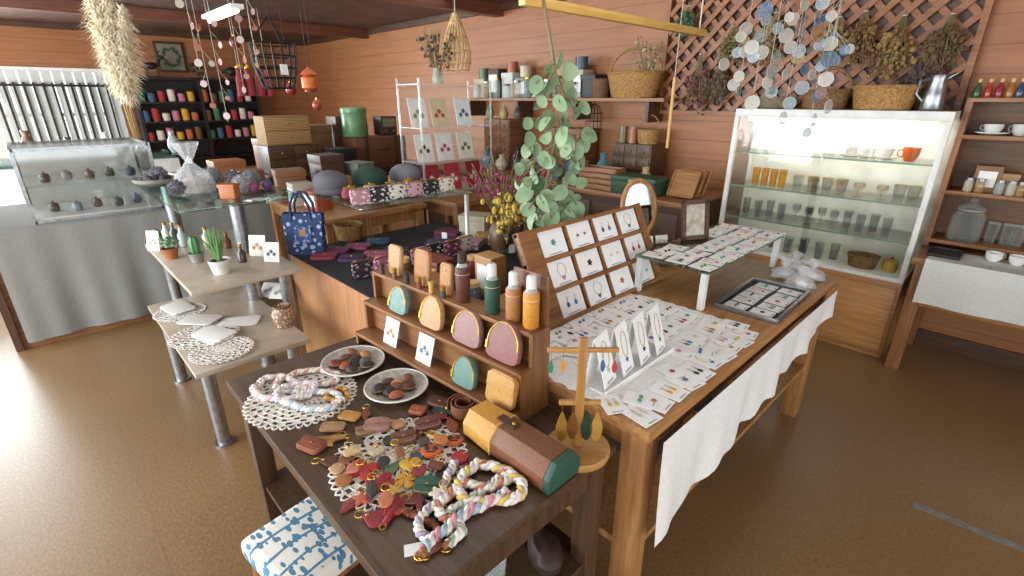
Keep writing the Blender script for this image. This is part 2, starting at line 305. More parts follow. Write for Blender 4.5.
# ---------------------------------------------------------------- black shelf with thread spools
t=thing('shelf_unit','black wooden shelf unit with spools against far left wall','shelf',(-9.6,2.25,0)); BW=wood('#2a211e','#1c1615','Y')
for y in(-.85,0,.85): B().box(-.2,y-.02,0,.18,y+.02,1.9).out('side_panel',BW,t)
for z in(.3,.7,.98,1.26,1.54,1.88): B().box(-.2,-.87,z-.02,.2,.87,z).out('shelf_board',BW,t)
B().box(-.22,-.87,0,-.2,.87,1.9).out('back_panel',BW,t)
SP=[('red','#a3262a'),('yellow','#c99a28'),('green','#3f6a4a'),('cream','#cfc8b4'),('orange','#b8602f'),('blue','#3a557c'),('pink','#b87388'),('brown','#6b4226')]
for j,z in enumerate((.98,1.26,1.54)):
    for i in range(12):
        nm,c=SP[(i*3+j*5)%8]; y=2.25-.75+.13*i+(.03 if i>5 else -.03)
        t=thing('thread_spool','%s thread spool, %s from left on %s shelf of black unit'%(nm,ORD[i],('lower','middle','upper')[j]),'spool',(-9.48,y,z+.001),0,'thread spools on the black shelf unit')
        h_=.13+.03*((i+j)%3); B().lathe([(.05,.012),(.052,h_*.5),(.05,h_-.012)],n=12).out('thread',mat(c,None,.8,0,'noise',60,.2),t)
        B().cyl((0,0,0),(0,0,.012),.055,n=12).out('flange',DKW(),t); B().cyl((0,0,h_-.012),(0,0,h_),.055,n=12).out('flange',DKW(),t)
for i,(y,h_,c,nm) in enumerate(((1.7,.3,'#1e1c1c','black deer shaped ornament on top of black shelf unit'),(2.3,.24,'#3c4a35','dark green leafy ornament on top of black shelf unit'),(2.8,.26,'#2a2320','dark brown bird ornament on top of black shelf unit'))):
    t=thing('ornament',nm,'ornament',(-9.55,y,1.881)); m=paint(c)
    B().box(-.06,-.1,0,.06,.1,.02).out('base',m,t); b=B()
    if i==0:
        b.ball((0,0,.17),.05,1,1.9,1); b.cyl((0,.09,.18),(0,.13,.28),.025,.018); b.ball((0,.15,.29),.03,1,1.4,1)
        for y2 in(-.07,.07): b.cyl((.02,y2,.15),(.02,y2,.02),.014,.01); b.cyl((-.02,y2,.15),(-.02,y2,.02),.014,.01)
        for s in(-1,1): b.tube([(0,.13,.3),(s*.03,.12,.35),(s*.05,.15,.38)],.006)
    elif i==1:
        for k in range(14): a=k*.9; b.ball((.05*cos(a),.08*sin(a),.06+.012*k),.03,1,1,.6,8,4)
    else: b.ball((0,0,.12),.07,.8,1.3,1); b.ball((0,.09,.2),.035); b.cyl((0,.12,.2),(0,.15,.195),.01,.001); b.cyl((0,0,.02),(0,0,.08),.01); b.cyl((0,-.06,.13),(0,-.16,.1),.03,.012)
    b.out('figure',m,t)
t=thing('wall_picture','round leafy wreath in dark frame on the far left wall','picture',(-9.88,2.05,2.2)); B().box(0,-.2,-.22,.02,.2,.22).out('frame',DKW('Y'),t,bev=.004); B().box(.02,-.165,-.185,.024,.165,.185).out('panel',paint('#8d8670'),t)
b=B()
for k in range(40): a=k*2*PI/40; b.ball((.03,.11*cos(a)+rr(-.02,.02),.12*sin(a)+rr(-.02,.02)),.024,.5,1,.7,7,4)
b.out('wreath',mat('#4b6143','#33452f'),t)
# ---------------------------------------------------------------- back island
table('side_table','dark wooden table behind the tiered stand carrying chests and a tin',-6.0,1.62,-5.0,3.4,.90,.04,DKW('Y'),DKW('Z'),.07)
def chest(label,loc,sx,sy,h,m,rows,cols,rz=0,name='chest_of_drawers',cat='chest',km=GOLD,group=None):
    t=thing(name,label,cat,loc,rz,group); B().box(-sx/2,-sy/2,0,sx/2,sy/2,h).out('body',m,t,bev=.004)
    g=.012; dw=(sy-g*(cols+1))/cols; dh=(h-g*(rows+1))/rows
    for r in range(rows):
        for c in range(cols):
            y=-sy/2+g+c*(dw+g); z=g+r*(dh+g)
            d=B().box(sx/2-.004,y,z,sx/2+.008,y+dw,z+dh).out('drawer',m,t,bev=.002); B().ball((sx/2+.016,y+dw/2,z+dh/2),.01,n=8,k=5).out('knob',km,d)
    return t
RAT=mat('#b08a57','#7b5a33',.7,0,'weave',22,.3)
chest('dark wood chest of small drawers on the back table',(-5.3,1.95,.901),.3,.5,.26,DKW('Y'),2,2)
chest('woven rattan drawer chest stacked on dark wood chest',(-5.3,1.93,1.165),.28,.44,.27,RAT,2,1,name='rattan_chest')
t=thing('suitcase','old brown leather suitcase under the green tin','suitcase',(-5.25,2.9,.901)); B().box(-.15,-.32,0,.15,.32,.30).out('body',leather('#6b4229'),t,bev=.02)
for y in(-.18,.18): B().box(-.153,y-.02,-.0,.154,y+.02,.302).out('strap',leather('#4a2c1a'),t)
B().tube([(.16,-.07,.16),(.19,-.06,.17),(.195,0,.17),(.19,.06,.17),(.16,.07,.16)],.009).out('handle',leather('#3c2416'),t)
t=thing('tin_canister','round green tin canister standing on the brown suitcase','tin',(-5.25,2.68,1.205)); GT=mat('#668f5e','#547b4d',.35,.1,'noise',15,.03)
B().lathe([(.13,0),(.135,.01),(.135,.25),(.13,.26)],n=28).out('body',GT,t); B().lathe([(.14,.25),(.14,.29),(.12,.3),(.01,.305)],n=28).out('lid',GT,t)
t=thing('box','black cardboard box in front of the dark chest','box',(-5.1,2.4,.901)); B().box(-.1,-.14,0,.1,.14,.2).out('body',BLACK,t,bev=.004); B().box(-.104,-.144,.17,.104,.144,.21).out('lid',paint('#2a282a'),t,bev=.003)
t=thing('radio','dark grey boxy radio beside the suitcase end','radio',(-5.3,3.08,1.205)); B().box(-.09,-.1,0,.09,.1,.2).out('body',paint('#3b3532'),t,bev=.01); B().box(.09,-.08,.09,.096,.08,.18).out('speaker_grille',mat('#8a7a5c',None,.7,0,'weave',120,.2),t); B().cyl((.09,.05,.045),(.105,.05,.045),.018).out('dial',GOLD,t); B().cyl((.09,-.05,.045),(.105,-.05,.045),.018).out('dial',GOLD,t)
def tin_box(name,label,cat,loc,sx,sy,h,c,lid=True,rz=0,group=None,m=None):
    t=thing(name,label,cat,loc,rz,group); m=m or paint(c); B().box(-sx/2,-sy/2,0,sx/2,sy/2,h).out('body',m,t,bev=min(.006,h*.1))
    if lid: B().box(-sx/2-.004,-sy/2-.004,h*.8,sx/2+.004,sy/2+.004,h+.004).out('lid',m,t,bev=.003)
    else: B().box(-sx/2+.02,-sy/2-.003,h*.2,sx/2-.02,-sy/2,h*.8).out('front_label',PAPER,t)
    return t
def basket(label,loc,rx,ry,h,c,c2,handle=0,rz=0,name='wicker_basket',flare=.8,group=None):
    t=thing(name,label,'basket',loc,rz,group); m=mat(c,c2,.75,0,'noise',70,.3); rows=max(6,int(h/.012)); n=44; b=B()
    b.lathe([(.3,0)]+[(flare+(1-flare)*j/rows+.012,h*j/rows) for j in range(rows+1)]+[(.93,h),(flare*.9,.02),(.02,.02)],(0,0,0),n,rx,ry,lambda a,j:1+.022*(1 if (int(round(a/(2*PI)*n))+j)%2 else -1))
    b.out('body',m,t,ang=80); B().tube([(rx*1.0*cos(k*PI/16),ry*1.0*sin(k*PI/16),h) for k in range(32)],.012 if rx>.12 else .006,6,True).out('rim',m,t)
    if handle: B().tube([(rx*cos(PI*k/14),.0,h+handle*sin(PI*k/14)) for k in range(15)],.011 if rx>.12 else .005,6).out('handle',m,t)
    return t
table('side_table','light wooden side table with boxes and baskets behind the knitted hats',-4.35,1.35,-3.25,2.2,.82,.035,HONEY('Y'),HONEY('Z'),.06)
for i,(x,y,sx,sy,h_,c,nm) in enumerate(((-4.15,1.5,.2,.22,.24,'#8a5a34','brown cardboard box at left end of light side table'),(-3.9,1.48,.16,.16,.17,'#c8bda8','cream small box before brown cardboard box on side table'),(-4.1,1.8,.22,.2,.34,'#4a3022','tall dark brown box in middle of light side table'),(-3.65,1.5,.18,.14,.14,'#b0512c','rust coloured flat box at front of light side table'),(-4.05,2.05,.2,.18,.26,'#6f7a6a','sage grey box at far end of light side table'),(-3.8,1.75,.14,.14,.2,'#c28a4a','ochre box in front of tall dark box'))):
    tin_box('storage_box',nm,'box',(x,y,.821),sx,sy,h_,c,i%2==0,7*i-12,'boxes on the light side table')
basket('round brown basket at right end of light side table',(-3.55,1.95,.821),.13,.12,.12,'#9a6c3c','#5f3d1f',.1)
for i,(x,y,sx,sy,h_,c,nm) in enumerate(((-5.2,1.33,.24,.26,.24,'#b87342','orange brown carton on far end of grey draped counter'),(-4.72,1.36,.2,.2,.2,'#8f613c','brown carton near front of grey draped counter'),(-5.2,1.0,.22,.22,.16,'#c6bcaa','white carton on grey counter beside orange brown carton'),(-5.62,1.9,.3,.24,.3,'#7d5232','brown carton behind rattan chest on dark table'),(-5.6,2.35,.3,.3,.42,'#8a6240','tall tan carton behind black box on dark table'),(-5.65,2.75,.24,.3,.5,'#5c3c28','tall dark carton behind the green tin'))):
    tin_box('carton',nm,'box',(x,y,.822 if i<3 else .902),sx,sy,h_,c,i!=1,4*i if i<4 else 0,'cartons at the left')
# ---------------------------------------------------------------- acrylic tower rack
table('side_table','plain brown table carrying the clear acrylic card tower',-4.3,2.3,-3.0,3.2,.84,.04,MIDW('Y'),MIDW('Z'),.06)
t=thing('acrylic_rack','clear acrylic shelf tower holding cards in the middle of shop','display rack',(-3.5,2.62,.841))
for x in(-.15,.15):
    for y in(-.36,.36): B().box(x-.006,y-.006,0,x+.006,y+.006,.9).out('post',film('#c9d2d0',.35),t)
for z in(.02,.27,.54,.86): B().box(-.155,-.365,z-.008,.155,.365,z).out('shelf',CLEAR,t)
B().box(-.155,-.365,0,-.15,.365,.88).out('back_panel',film('#e6ecec',.07),t)
def stand_card(label,p,w,h,c,art,yaw=90,lean=78,name='postcard',cat='card',group=None):
    t=thing(name,label,cat,group=group,M=Tr(p)@Rz(yaw)@Rx(lean)); B().box(-w/2,0,0,w/2,h,.003).out('card',mat(c,None,.6,0,'noise',10,.02),t)
    b=B()
    for k in range(3): b.plate(outline('flower',w*.3,w*.3,15),.0012,Tr((k-1)*w*.2,h*(.4+.14*(k%2)),.003))
    b.out('printed_motif',paint(art),t); return t
for i,(u,z,c,a,nm) in enumerate(((420,.541,'#efece4','#7f9c5f','white card with green flowers on upper tower shelf'),(441,.541,'#d9c9a4','#a05a32','beige card with rust flowers on upper tower shelf'),(465,.541,'#eef0f2','#44688f','white card with blue flowers on upper tower shelf'),
   (424,.271,'#f0eee8','#333333','white card with black flowers on middle tower shelf'),(445,.271,'#eceae6','#b54a5a','white card with pink flowers on middle tower shelf'),(466,.271,'#e8e2d0','#5a7a4a','cream card with green flowers on middle tower shelf'),
   (430,.021,'#a02a35','#e8d9c0','red card with cream flowers, left on bottom tower shelf'),(452,.021,'#b23a45','#f0e6d2','red card with cream flowers, middle of bottom tower shelf'),(474,.021,'#8c2430','#e8d9c0','dark red card with cream flowers, right on bottom tower shelf'))):
    stand_card(nm,V((-3.42,px(u,120,-3.42).y,.841+z)),.16,.22,c,a,group='cards on the acrylic tower')
def bunch(label,loc,L,spread,c1,c2,n,down=True,head=.012,name='dried_flower_bunch',cat='dried flowers',group=None,stemc='#7d6c45',heads=3):
    t=thing(name,label,cat,loc,0,group); sb=B(); hb=B(); s=-1 if down else 1
    for i in range(n):
        a=rr(0,2*PI); k=spread*math.sqrt(rr(.02,1)); ln=L*rr(.55,1.05); e=V((k*cos(a),k*sin(a)*.8 if not down else k*sin(a)*.35-.02,s*ln))
        sb.tube([(0,0,0),V((e.x*.35,e.y*.35,e.z*.5)),e],.0025,4)
        for j in range(heads):
            f=rr(.5,1.0); q=V((e.x*f,e.y*f,e.z*f))+V((rr(-1,1),rr(-1,1)*(.4 if down else 1),rr(-1,1)))*head*1.6; hb.ball(tuple(q),head*rr(.45,1.2),rr(.6,1.3),rr(.6,1.3),rr(.5,1.4),7,4)
    sb.out('stems',mat(stemc,None,.8),t); o=hb.out('flower_heads',mat(c1,c2,.85,0,'noise',45,.3),t); o['kind']='stuff'
    ring(B(),.012,s*.03,.004,10).out('tie',STRING,t); return t
t=thing('vase','small glass vase on top of the acrylic tower','vase',(-3.5,2.55,1.702)); B().lathe([(.04,0),(.05,.04),(.03,.1),(.035,.12)],n=16).out('body',film('#b9c7b4',.5),t); ring(B(),.034,.12,.004).out('rim',GLASSC,t)
bunch('dark dried twigs in vase on top of acrylic tower',(-3.5,2.55,1.72),.38,.2,'#6a5a4a','#3f352c',24,False,.014)
# ---------------------------------------------------------------- wall shelf + back counter
t=thing('wall_shelf','long wooden shelf on the orange back wall','shelf',(-3.62,4.05,1.6)); B().box(-1.4,-.15,-.03,1.38,.15,0).out('board',MIDW(),t,bev=.003)
for x in(-1.2,-.4,.4,1.2): B().box(x-.015,-.1,-.2,x+.015,.15,-.03).out('bracket',DKW(),t)
t=thing('counter','long dark wooden counter along the back wall under the shelf','counter',(-3.35,3.8,0)); B().box(-1.65,-.4,0,1.65,.39,.84).out('body',DKW('X'),t); B().box(-1.67,-.44,.84,1.67,.39,.88).out('worktop',MIDW(),t,bev=.004)
for k in range(4):
    d=B().box(-1.62+.82*k,-.412,.08,-1.62+.82*k+.78,-.4,.78).out('door',DKW('Z'),t,bev=.003); B().ball((-1.62+.82*k+.7,-.422,.5),.014,n=8,k=5).out('knob',GOLD,d)
SH=[('cream','#b8ac90'),('dark brown','#4c3524'),('white','#c9c6be'),('grey','#8d8a84'),('tan','#a8804f'),('ivory','#bdb5a2'),('black','#2b2a2a'),('red brown','#7d3c28')]
UB=(482,496,510,523,566,578,590)
for i,u in enumerate(UB):
    nm,c=SH[i]; p=py(u,90,4.02); tin_box('storage_box',nm+' upright box on wall shelf, '+ORD[i]+' from left','box',(p.x,4.06,1.601),.17,.17,.2+.05*((i*2)%3),c,i%2==0,0,'boxes on the wall shelf')
for i,u in enumerate((476,486,496,506,516,527,537,546,556,572)):
    p=py(u,92,3.93); t=thing('glass_jar','clear glass jar at front of wall shelf, '+ORD[i]+' from left','jar',(p.x,3.94,1.601),0,'glass jars on the wall shelf'); h_=.1+.03*(i%3); B().lathe([(.035,0),(.04,.01),(.04,h_),(.03,h_+.02),(.002,h_+.021)],n=16).out('body',film(['#dfe6e2','#c8b08a','#a9b9b4'][i%3],.4),t); B().cyl((0,0,h_+.021),(0,0,h_+.04),.034,n=16).out('lid',[MIDW(),STEEL,GOLD][i%3],t)
for i,(u,c,nm) in enumerate(((482,'#5a6a4a','olive round tin'),(510,'#a85a3a','terracotta round tin'),(523,'#d0c0a0','bone round tin'),(578,'#3f4f5c','slate round tin'))):
    hh=.2+.05*((UB.index(u)*2)%3)+.006; t=thing('tin',nm+' on top of upright box on the wall shelf','tin',(py(u,90,4.02).x,4.06,1.602+hh),0,'tins on the wall shelf boxes'); B().cyl((0,0,0),(0,0,.09),.06,n=20).out('body',paint(c,.35),t); B().cyl((0,0,.088),(0,0,.108),.063,n=20).out('lid',paint(c,.3),t)
def tumbler(label,loc,h,r,m,group=None,stem=False,name='drinking_glass',rimm=None):
    t=thing(name,label,'glass',loc,0,group)
    if stem:
        B().lathe([(.003,h*.45),(r*.75,h*.52),(r,h*.75),(r*.9,h),(r*.86,h),(r*.9,h*.75),(.004,h*.55)],n=16).out('bowl',m,t); B().lathe([(r*.8,0),(r*.8,.003),(.005,.008),(.004,h*.46)],n=14).out('stem',m,t)
    else:
        B().lathe([(r*.8,0),(r,h),(r*.93,h),(r*.75,.006),(.002,.006)],n=18).out('body',m,t); ring(B(),r*.965,h,.0022).out('rim',rimm or film('#dde2df',.6),t)
    return t
def cup(label,loc,h,r,c,saucer=True,rz=0,group=None):
    t=thing('cup',label,'cup',loc,rz,group); m=paint(c,.2); z=.008 if saucer else 0
    if saucer: B().lathe([(r*.9,0),(r*1.7,.012),(r*1.7,.016),(r*.6,.008)],n=20).out('saucer',m,t)
    B().lathe([(r*.55,z),(r*.9,z+h*.4),(r,z+h),(r*.92,z+h),(r*.8,z+h*.4),(.002,z+h*.12)],n=20).out('body',m,t)
    B().tube([(r*.92,0,z+h*.8),(r*1.4,0,z+h*.82),(r*1.5,0,z+h*.5),(r*1.2,0,z+h*.3),(r*.85,0,z+h*.32)],r*.1,6).out('handle',m,t); return t
p=py(634,92,4.03); basket('big woven basket with arched handle on right end of wall shelf',(p.x,4.02,1.601),.26,.15,.2,'#b08345','#754d24',.2)
p=py(606,92,4.03); basket('small dark basket on wall shelf beside the big handled basket',(p.x-.05,4.02,1.601),.09,.09,.16,'#7d5a38','#4d3420',0)
bunch('pale dried grasses standing in big handled basket on wall shelf',(py(650,60,4.0).x,3.98,1.66),.42,.16,'#b9af8e','#897a56',20,False,.012)
for i,(u,c,h_,nm) in enumerate(((488,'#6e7f86',.2,'slate glazed'),(503,'#c9bda3',.15,'cream glazed'),(519,'#3d3530',.24,'black brown'),(538,'#8aa3a0',.18,'pale teal'),(575,'#3d6a86',.24,'blue glazed'),(590,'#7a4b32',.18,'russet clay'),(606,'#4c7f8a',.26,'turquoise'),(650,'#cbb48a',.18,'sandy'))):
    p=py(u,140,3.7); t=thing('vase',nm+' bottle vase on the back wall counter, '+ORD[i]+' from left','vase',(p.x,3.68,.881),0,'vases on the back wall counter')
    B().lathe([(.045,0),(.075,h_*.3),(.065,h_*.6),(.025,h_*.82),(.03,h_)],n=18).out('body',paint(c,.25),t); ring(B(),.028,h_,.006).out('rim',paint(c,.25),t)
for i,(u,y,h0,sx,c,nm,rw) in enumerate(((505,3.98,.5,.42,'#8a5a36','brown wooden cabinet box at left on back counter',4),(640,4.0,.34,.4,'#5a3b26','dark wooden cabinet box at right on back counter',3),(570,4.02,.44,.5,'#94643a','tan wooden cabinet box at the middle of back counter',4))):
    p=py(u,140,y); chest(nm,(p.x,y,.881),.26,sx,h0,wood(c,'#4a3421','X'),rw,3,-90,'small_drawer_cabinet')
basket('round straw basket on dark cabinet box at back counter right',(py(650,110,3.98).x,4.0,1.222),.1,.1,.12,'#b58a52','#7a5228',.12)
p=py(600,115,3.95); t=thing('wire_cage','small black wire bird cage on tan cabinet box at back','bird cage',(p.x-.12,4.02,1.322)); b=B()
for k in range(14): a=k*2*PI/14; b.tube([(.08*cos(a),.08*sin(a),0),(.08*cos(a),.08*sin(a),.14),(.05*cos(a),.05*sin(a),.2),(0,0,.23)],.0025,4)
for z in(0,.07,.14): ring(b,.08,z,.003,20)
b.out('wire_body',IRON,t); ring(B(),.018,.245,.003,10).out('hanging_ring',IRON,t)
for i,(u,c,nm) in enumerate(((492,'#7a8a6a','olive pot'),(506,'#b59a6a','sand pot'),(520,'#5a4a40','umber pot'))):
    t=thing('pot',nm+' on top of brown cabinet box under wall shelf','pot',(py(u,120,3.98).x,3.95,1.382),0,'pots on the brown cabinet box'); B().lathe([(.03,0),(.05,.04),(.045,.08),(.03,.1),(.035,.11)],n=16).out('body',paint(c,.4),t); B().lathe([(.036,.11),(.03,.125),(.008,.13),(.008,.145),(.002,.15)],n=14).out('lid',paint(c,.3),t)
for i,(u,c,nm) in enumerate(((548,'#8a3c34','red tin'),(560,'#3f5a68','blue tin'),(533,'#c2a45c','yellow tin'),(627,'#7d6a4a','khaki tin'),(637,'#a86a4a','clay coloured tin'))):
    t=thing('tin',nm+' with lid standing on back wall counter','tin',(py(u,150,3.6).x,3.55+.02*i,.881),0,'tins on the back wall counter') if i<3 else thing('tin',nm+' with lid on dark cabinet box at back right','tin',(py(u,118,4.0).x,3.96,1.222),0,'tins on the dark cabinet box')
    B().cyl((0,0,0),(0,0,.12),.038,n=20).out('body',paint(c,.3),t); B().cyl((0,0,.115),(0,0,.14),.04,n=20).out('lid',paint(c,.25),t)
def tray(label,M,sx,sy,h,m,name='tray',cat='tray',wt=.012,base=None,group=None):
    t=thing(name,label,cat,M=M,group=group); B().box(-sx/2,-sy/2,0,sx/2,sy/2,.006).out('base',base or m,t); b=B()
    for s in(-1,1): b.box(-sx/2,s*(sy/2)-wt/2,0,sx/2,s*sy/2+wt/2,h); b.box(s*sx/2-wt/2,-sy/2,0,s*sx/2+wt/2,sy/2,h)
    b.out('rim',m,t,bev=.002); return t
for k in range(4): tray(['bottom wooden tray','second wooden tray','third wooden tray','top wooden tray'][k]+' of the stack on back counter',Tr(pz(556,196,.885).x,3.49,.881+.045*k)@Rz(2*k-3),.36,.16,.04,MIDW(),'wooden_tray',group='stack of wooden trays')
t=thing('case','dark green leather case with rounded lid on back counter','case',(pz(622,192,.9).x+.06,3.5,.881)); B().box(-.2,-.11,0,.2,.11,.1).out('body',leather('#2f4a38'),t,bev=.01); B().box(-.205,-.115,.1,.205,.115,.14).out('lid',leather('#3a5a44'),t,bev=.012); B().box(-.02,-.125,.07,.02,-.112,.12).out('clasp',GOLD,t)
for k in range(3): tray('tilted small wooden plate rack left of white cabinet, %s one'%['front','middle','back'][k],Tr(-1.80,3.56+.09*k,.985)@Rx(62),.2,.2,.02,HONEY(),'wooden_tray',group='tilted wooden racks')
# ---------------------------------------------------------------- lattice on back wall
x0,x1,z0,z1=-2.4,-.42,1.5,2.46; sp=.135; b=B()
def dia(b,s,y):
    k=-3.0
    while k<3.0:
        ax,az,bx,bz=x0+(x1-x0)/2+k-s*(z1-z0)/2,z0,x0+(x1-x0)/2+k+s*(z1-z0)/2,z1; ta,tb,ok=0,1,True; dx=bx-ax
        for lim,sgn in((x0,1),(x1,-1)):
            fa=(ax-lim)*sgn; fb=(bx-lim)*sgn
            if fa<0 and fb<0: ok=False; break
            if fa<0: ta=max(ta,fa/(fa-fb))
            if fb<0: tb=min(tb,fa/(fa-fb))
        if ok and tb-ta>.03:
            p0=V((ax+dx*ta,y,az+(bz-az)*ta)); p1=V((ax+dx*tb,y,az+(bz-az)*tb)); d=p1-p0
            b.box(0,-.006,-.019,d.length,.006,.019,Tr(p0)@Mx.Rotation(-math.atan2(d.z,d.x),4,'Y'))
        k+=sp
dia(b,1,YB-.05); dia(b,-1,YB-.036)
t=thing('lattice_panel','brown diagonal wooden lattice panel on wall above white cabinet','lattice'); b.out('slats',wood('#a0643a','#84502a','X'),t)
b=B(); b.box(x0,YB-.06,z0-.035,x1,YB-.002,z0); b.box(x0,YB-.06,z1,x1,YB-.002,z1+.03); b.box(x0-.035,YB-.06,z0-.035,x0,YB-.002,z1+.03); b.box(x1,YB-.06,z0-.035,x1+.035,YB-.002,z1+.03); b.out('frame',wood('#a0643a','#84502a','X'),t)
B().box(x0,YB-.012,z0,x1,YB-.004,z1).out('backing_board',wood('#643d24','#54321b','X'),t)
for i,(u,v,L,sp_,c1,c2,nm) in enumerate(((702,50,.5,.13,'#7d4c46','#55302c','dusky red dried flower bunch hanging left on lattice'),(778,8,.36,.12,'#86683f','#5c452b','brown dried flower bunch hanging on the lattice top'),(868,6,.36,.12,'#8f6c42','#614428','tan dried hydrangea bunch hanging in lattice middle'),(907,10,.38,.12,'#ab8a54','#745735','golden dried bunch hanging on lattice right half'),(938,28,.46,.11,'#65504e','#443030','dark plum dried bunch hanging at lattice right edge'),(735,22,.3,.1,'#85754c','#5c4f2e','small olive dried bunch hanging between lattice bunches'),(690,2,.25,.1,'#4a6848','#2f4630','dark green leafy bunch hanging at lattice top left corner'),(842,12,.3,.1,'#a1915f','#6f5f3a','pale straw dried bunch hanging near the lattice centre'),(955,8,.32,.1,'#755c3a','#4e3b22','ochre dried bunch hanging at lattice upper right corner'),(722,60,.3,.1,'#6b5a45','#463828','grey brown dried bunch hanging low at lattice left'))):
    p=py(u,v,4.1); bunch(nm,(min(p.x,-.5),4.09,min(p.z,2.46)),L,sp_,c1,c2,30,True,.016,heads=4,group='dried bunches on the lattice')
# ---------------------------------------------------------------- white display cabinet
X0,X1,Y0,Y1=-1.56,-.36,3.72,4.13
t=thing('display_cabinet','white framed glass display cabinet with lit shelves on wooden base','cabinet',((X0+X1)/2,Y0,0)); a=(X1-X0)/2; dp=Y1-Y0
B().box(-a,0,0,a,dp,.52).out('base_cabinet',HONEY('X'),t,bev=.005)
for s in(0,1):
    d=B().box(-a+.02+s*a,-.014,.05,s*a-.02,0,.48).out('door',wood('#bd8a56','#a57440','X'),t,bev=.004); xk=s*a+(-.06 if s==0 else -a+.06); B().cyl((xk,-.014,.27),(xk,-.034,.27),.012).out('knob',GOLD,d)
b=B(); fr=.03
b.box(-a,0,.52,a,dp,.545); b.box(-a,0,1.48,a,dp,1.53)
for x in(-a,a-fr):
    for y in(0,dp-fr): b.box(x,y,.545,x+fr,y+fr,1.48)
b.out('frame',paint('#e6e5de',.35),t,bev=.003)
B().box(-a+.01,dp-.012,.545,a-.01,dp-.004,1.48).out('back_panel',paint('#e3e1d6',.5),t)
for z in(.77,1.0,1.24): 
    B().box(-a+.03,.03,z-.008,a-.03,dp-.02,z).out('glass_shelf',glass('#f8faf5',.1),t); B().box(-a+.03,.024,z-.009,a-.03,.03,z+.001).out('shelf_edge',film('#8fa396',.75),t)
for s in(-1,1): B().box(s*a-.003,.035,.545,s*a+.003,dp-.035,1.48).out('glass_side',glass('#fdfdfa',.06),t)
for x0_,x1_,yy in((-a+fr,.02,.014),(-.02,a-fr,.006)): B().box(x0_,yy,.545,x1_,yy+.002,1.48).out('sliding_glass_door',glass('#fefefc',.02),t)
B().cyl((-a+.08,.06,1.462),(a-.08,.06,1.462),.012,n=10).out('tube_lamp',mat('#fff8ea',None,.5,0,'noise',5,.01,'X',2.5),t)
def incab(u,v,shelf,y): return V((max(X0+.07,min(X1-.07,py(u,v,y).x)),y,shelf+.001))
YEL=film('#e0a030',.4,.35); CG=film('#d5dcd8',.05,.42)
for i,u in enumerate((757,766,775,784)): tumbler('amber yellow tumbler in white cabinet, '+ORD[i]+' of the four from left',incab(u,170,1.0,3.86),.12,.027,YEL,'amber tumblers',rimm=film('#c88a20',.7))
for i,u in enumerate((742,753,764,775,786,797,808,820,832)): tumbler('clear stemmed glass on top shelf of white cabinet, '+ORD[i]+' from left',incab(u,150,1.24,3.92-.05*(i%2)),.14,.027,CG,'stemmed glasses on top shelf',True)
for i,u in enumerate((800,815,830,845,905,920)): tumbler('gold rimmed glass cup on third shelf of white cabinet, '+ORD[i]+' from left',incab(u,172,1.0,3.97),.08,.036,film('#dcd8c6',.08,.4),'gold rimmed cups',False,rimm=GOLD)
for i,u in enumerate((852,870,888)): cup('white cup on top cabinet shelf, '+['left','middle','right'][i]+' one of three',incab(u,148,1.24,3.88),.06,.036,'#b9b7b0',True,20,'white cups on top shelf')
cup('orange teapot shaped cup at right end of top cabinet shelf',incab(912,150,1.24,3.86),.08,.045,'#c85f2a',False,200)
for i,u in enumerate((746,758,770,782,797,810,823,836,850,864,878,892)): tumbler('plain clear glass on lower shelf of white cabinet, '+ORD[i]+' from left',incab(u,208,.77,3.92-.06*(i%2)),.115,.027,CG,'clear glasses on lower shelf',i in(4,5,6,7))
for i,u in enumerate((815,840,862,886)): tumbler('pale patterned dessert glass, '+ORD[i]+' from left, on cabinet middle shelf',incab(u,176,1.0,3.82),.09,.034,film('#d6bc8e',.14,.4),'pale dessert glasses',True)
for i,u in enumerate((745,758,772,788,804,820,836)): tumbler('wide clear glass on cabinet floor, '+ORD[i]+' from left',incab(u,245,.545,3.9-.05*(i%2)),.11,.03,CG,'glasses on cabinet floor',False)
basket('small dark twig basket on floor of white cabinet',incab(862,262,.545,3.85),.09,.07,.08,'#8a6a3c','#4d3820',0)
b=thing('tin_canister','yellow ribbed round tin at right on cabinet floor','tin',incab(890,265,.545,3.88)); B().lathe([(.04,0),(.045,.03),(.04,.07),(.01,.08)],n=18).out('body',paint('#b9923c'),b); B().ball((0,0,.085),.01).out('knob',DKW(),b)
p=py(882,108,3.92); basket('large shallow tan basket on top of white cabinet',(p.x,3.9,1.532),.17,.13,.13,'#b88c50','#7d562a',0,flare=.85)
p=py(826,108,3.96); basket('dark brown basket with handle on top of white cabinet',(p.x,3.9,1.532),.14,.11,.11,'#8d6840','#5a3d22',.14,flare=.85)
p=py(780,108,3.96); basket('low grey basket on top of white cabinet, leftmost',(p.x-.03,3.93,1.532),.12,.1,.07,'#8b7a60','#5d5040',0,flare=.85)
p=py(932,107,3.9); t=thing('jug','silver metal jug on right end of white cabinet top','jug',(p.x,3.88,1.532),200)
B().lathe([(.055,0),(.06,.01),(.05,.1),(.038,.16),(.045,.19),(.04,.19),(.03,.15)],n=22).out('body',STEEL,t); B().tube([(.04,0,.17),(.085,0,.16),(.09,0,.09),(.054,0,.05)],.007,8).out('handle',STEEL,t); B().cyl((-.03,0,.17),(-.075,0,.2),.018,.008).out('spout',STEEL,t)
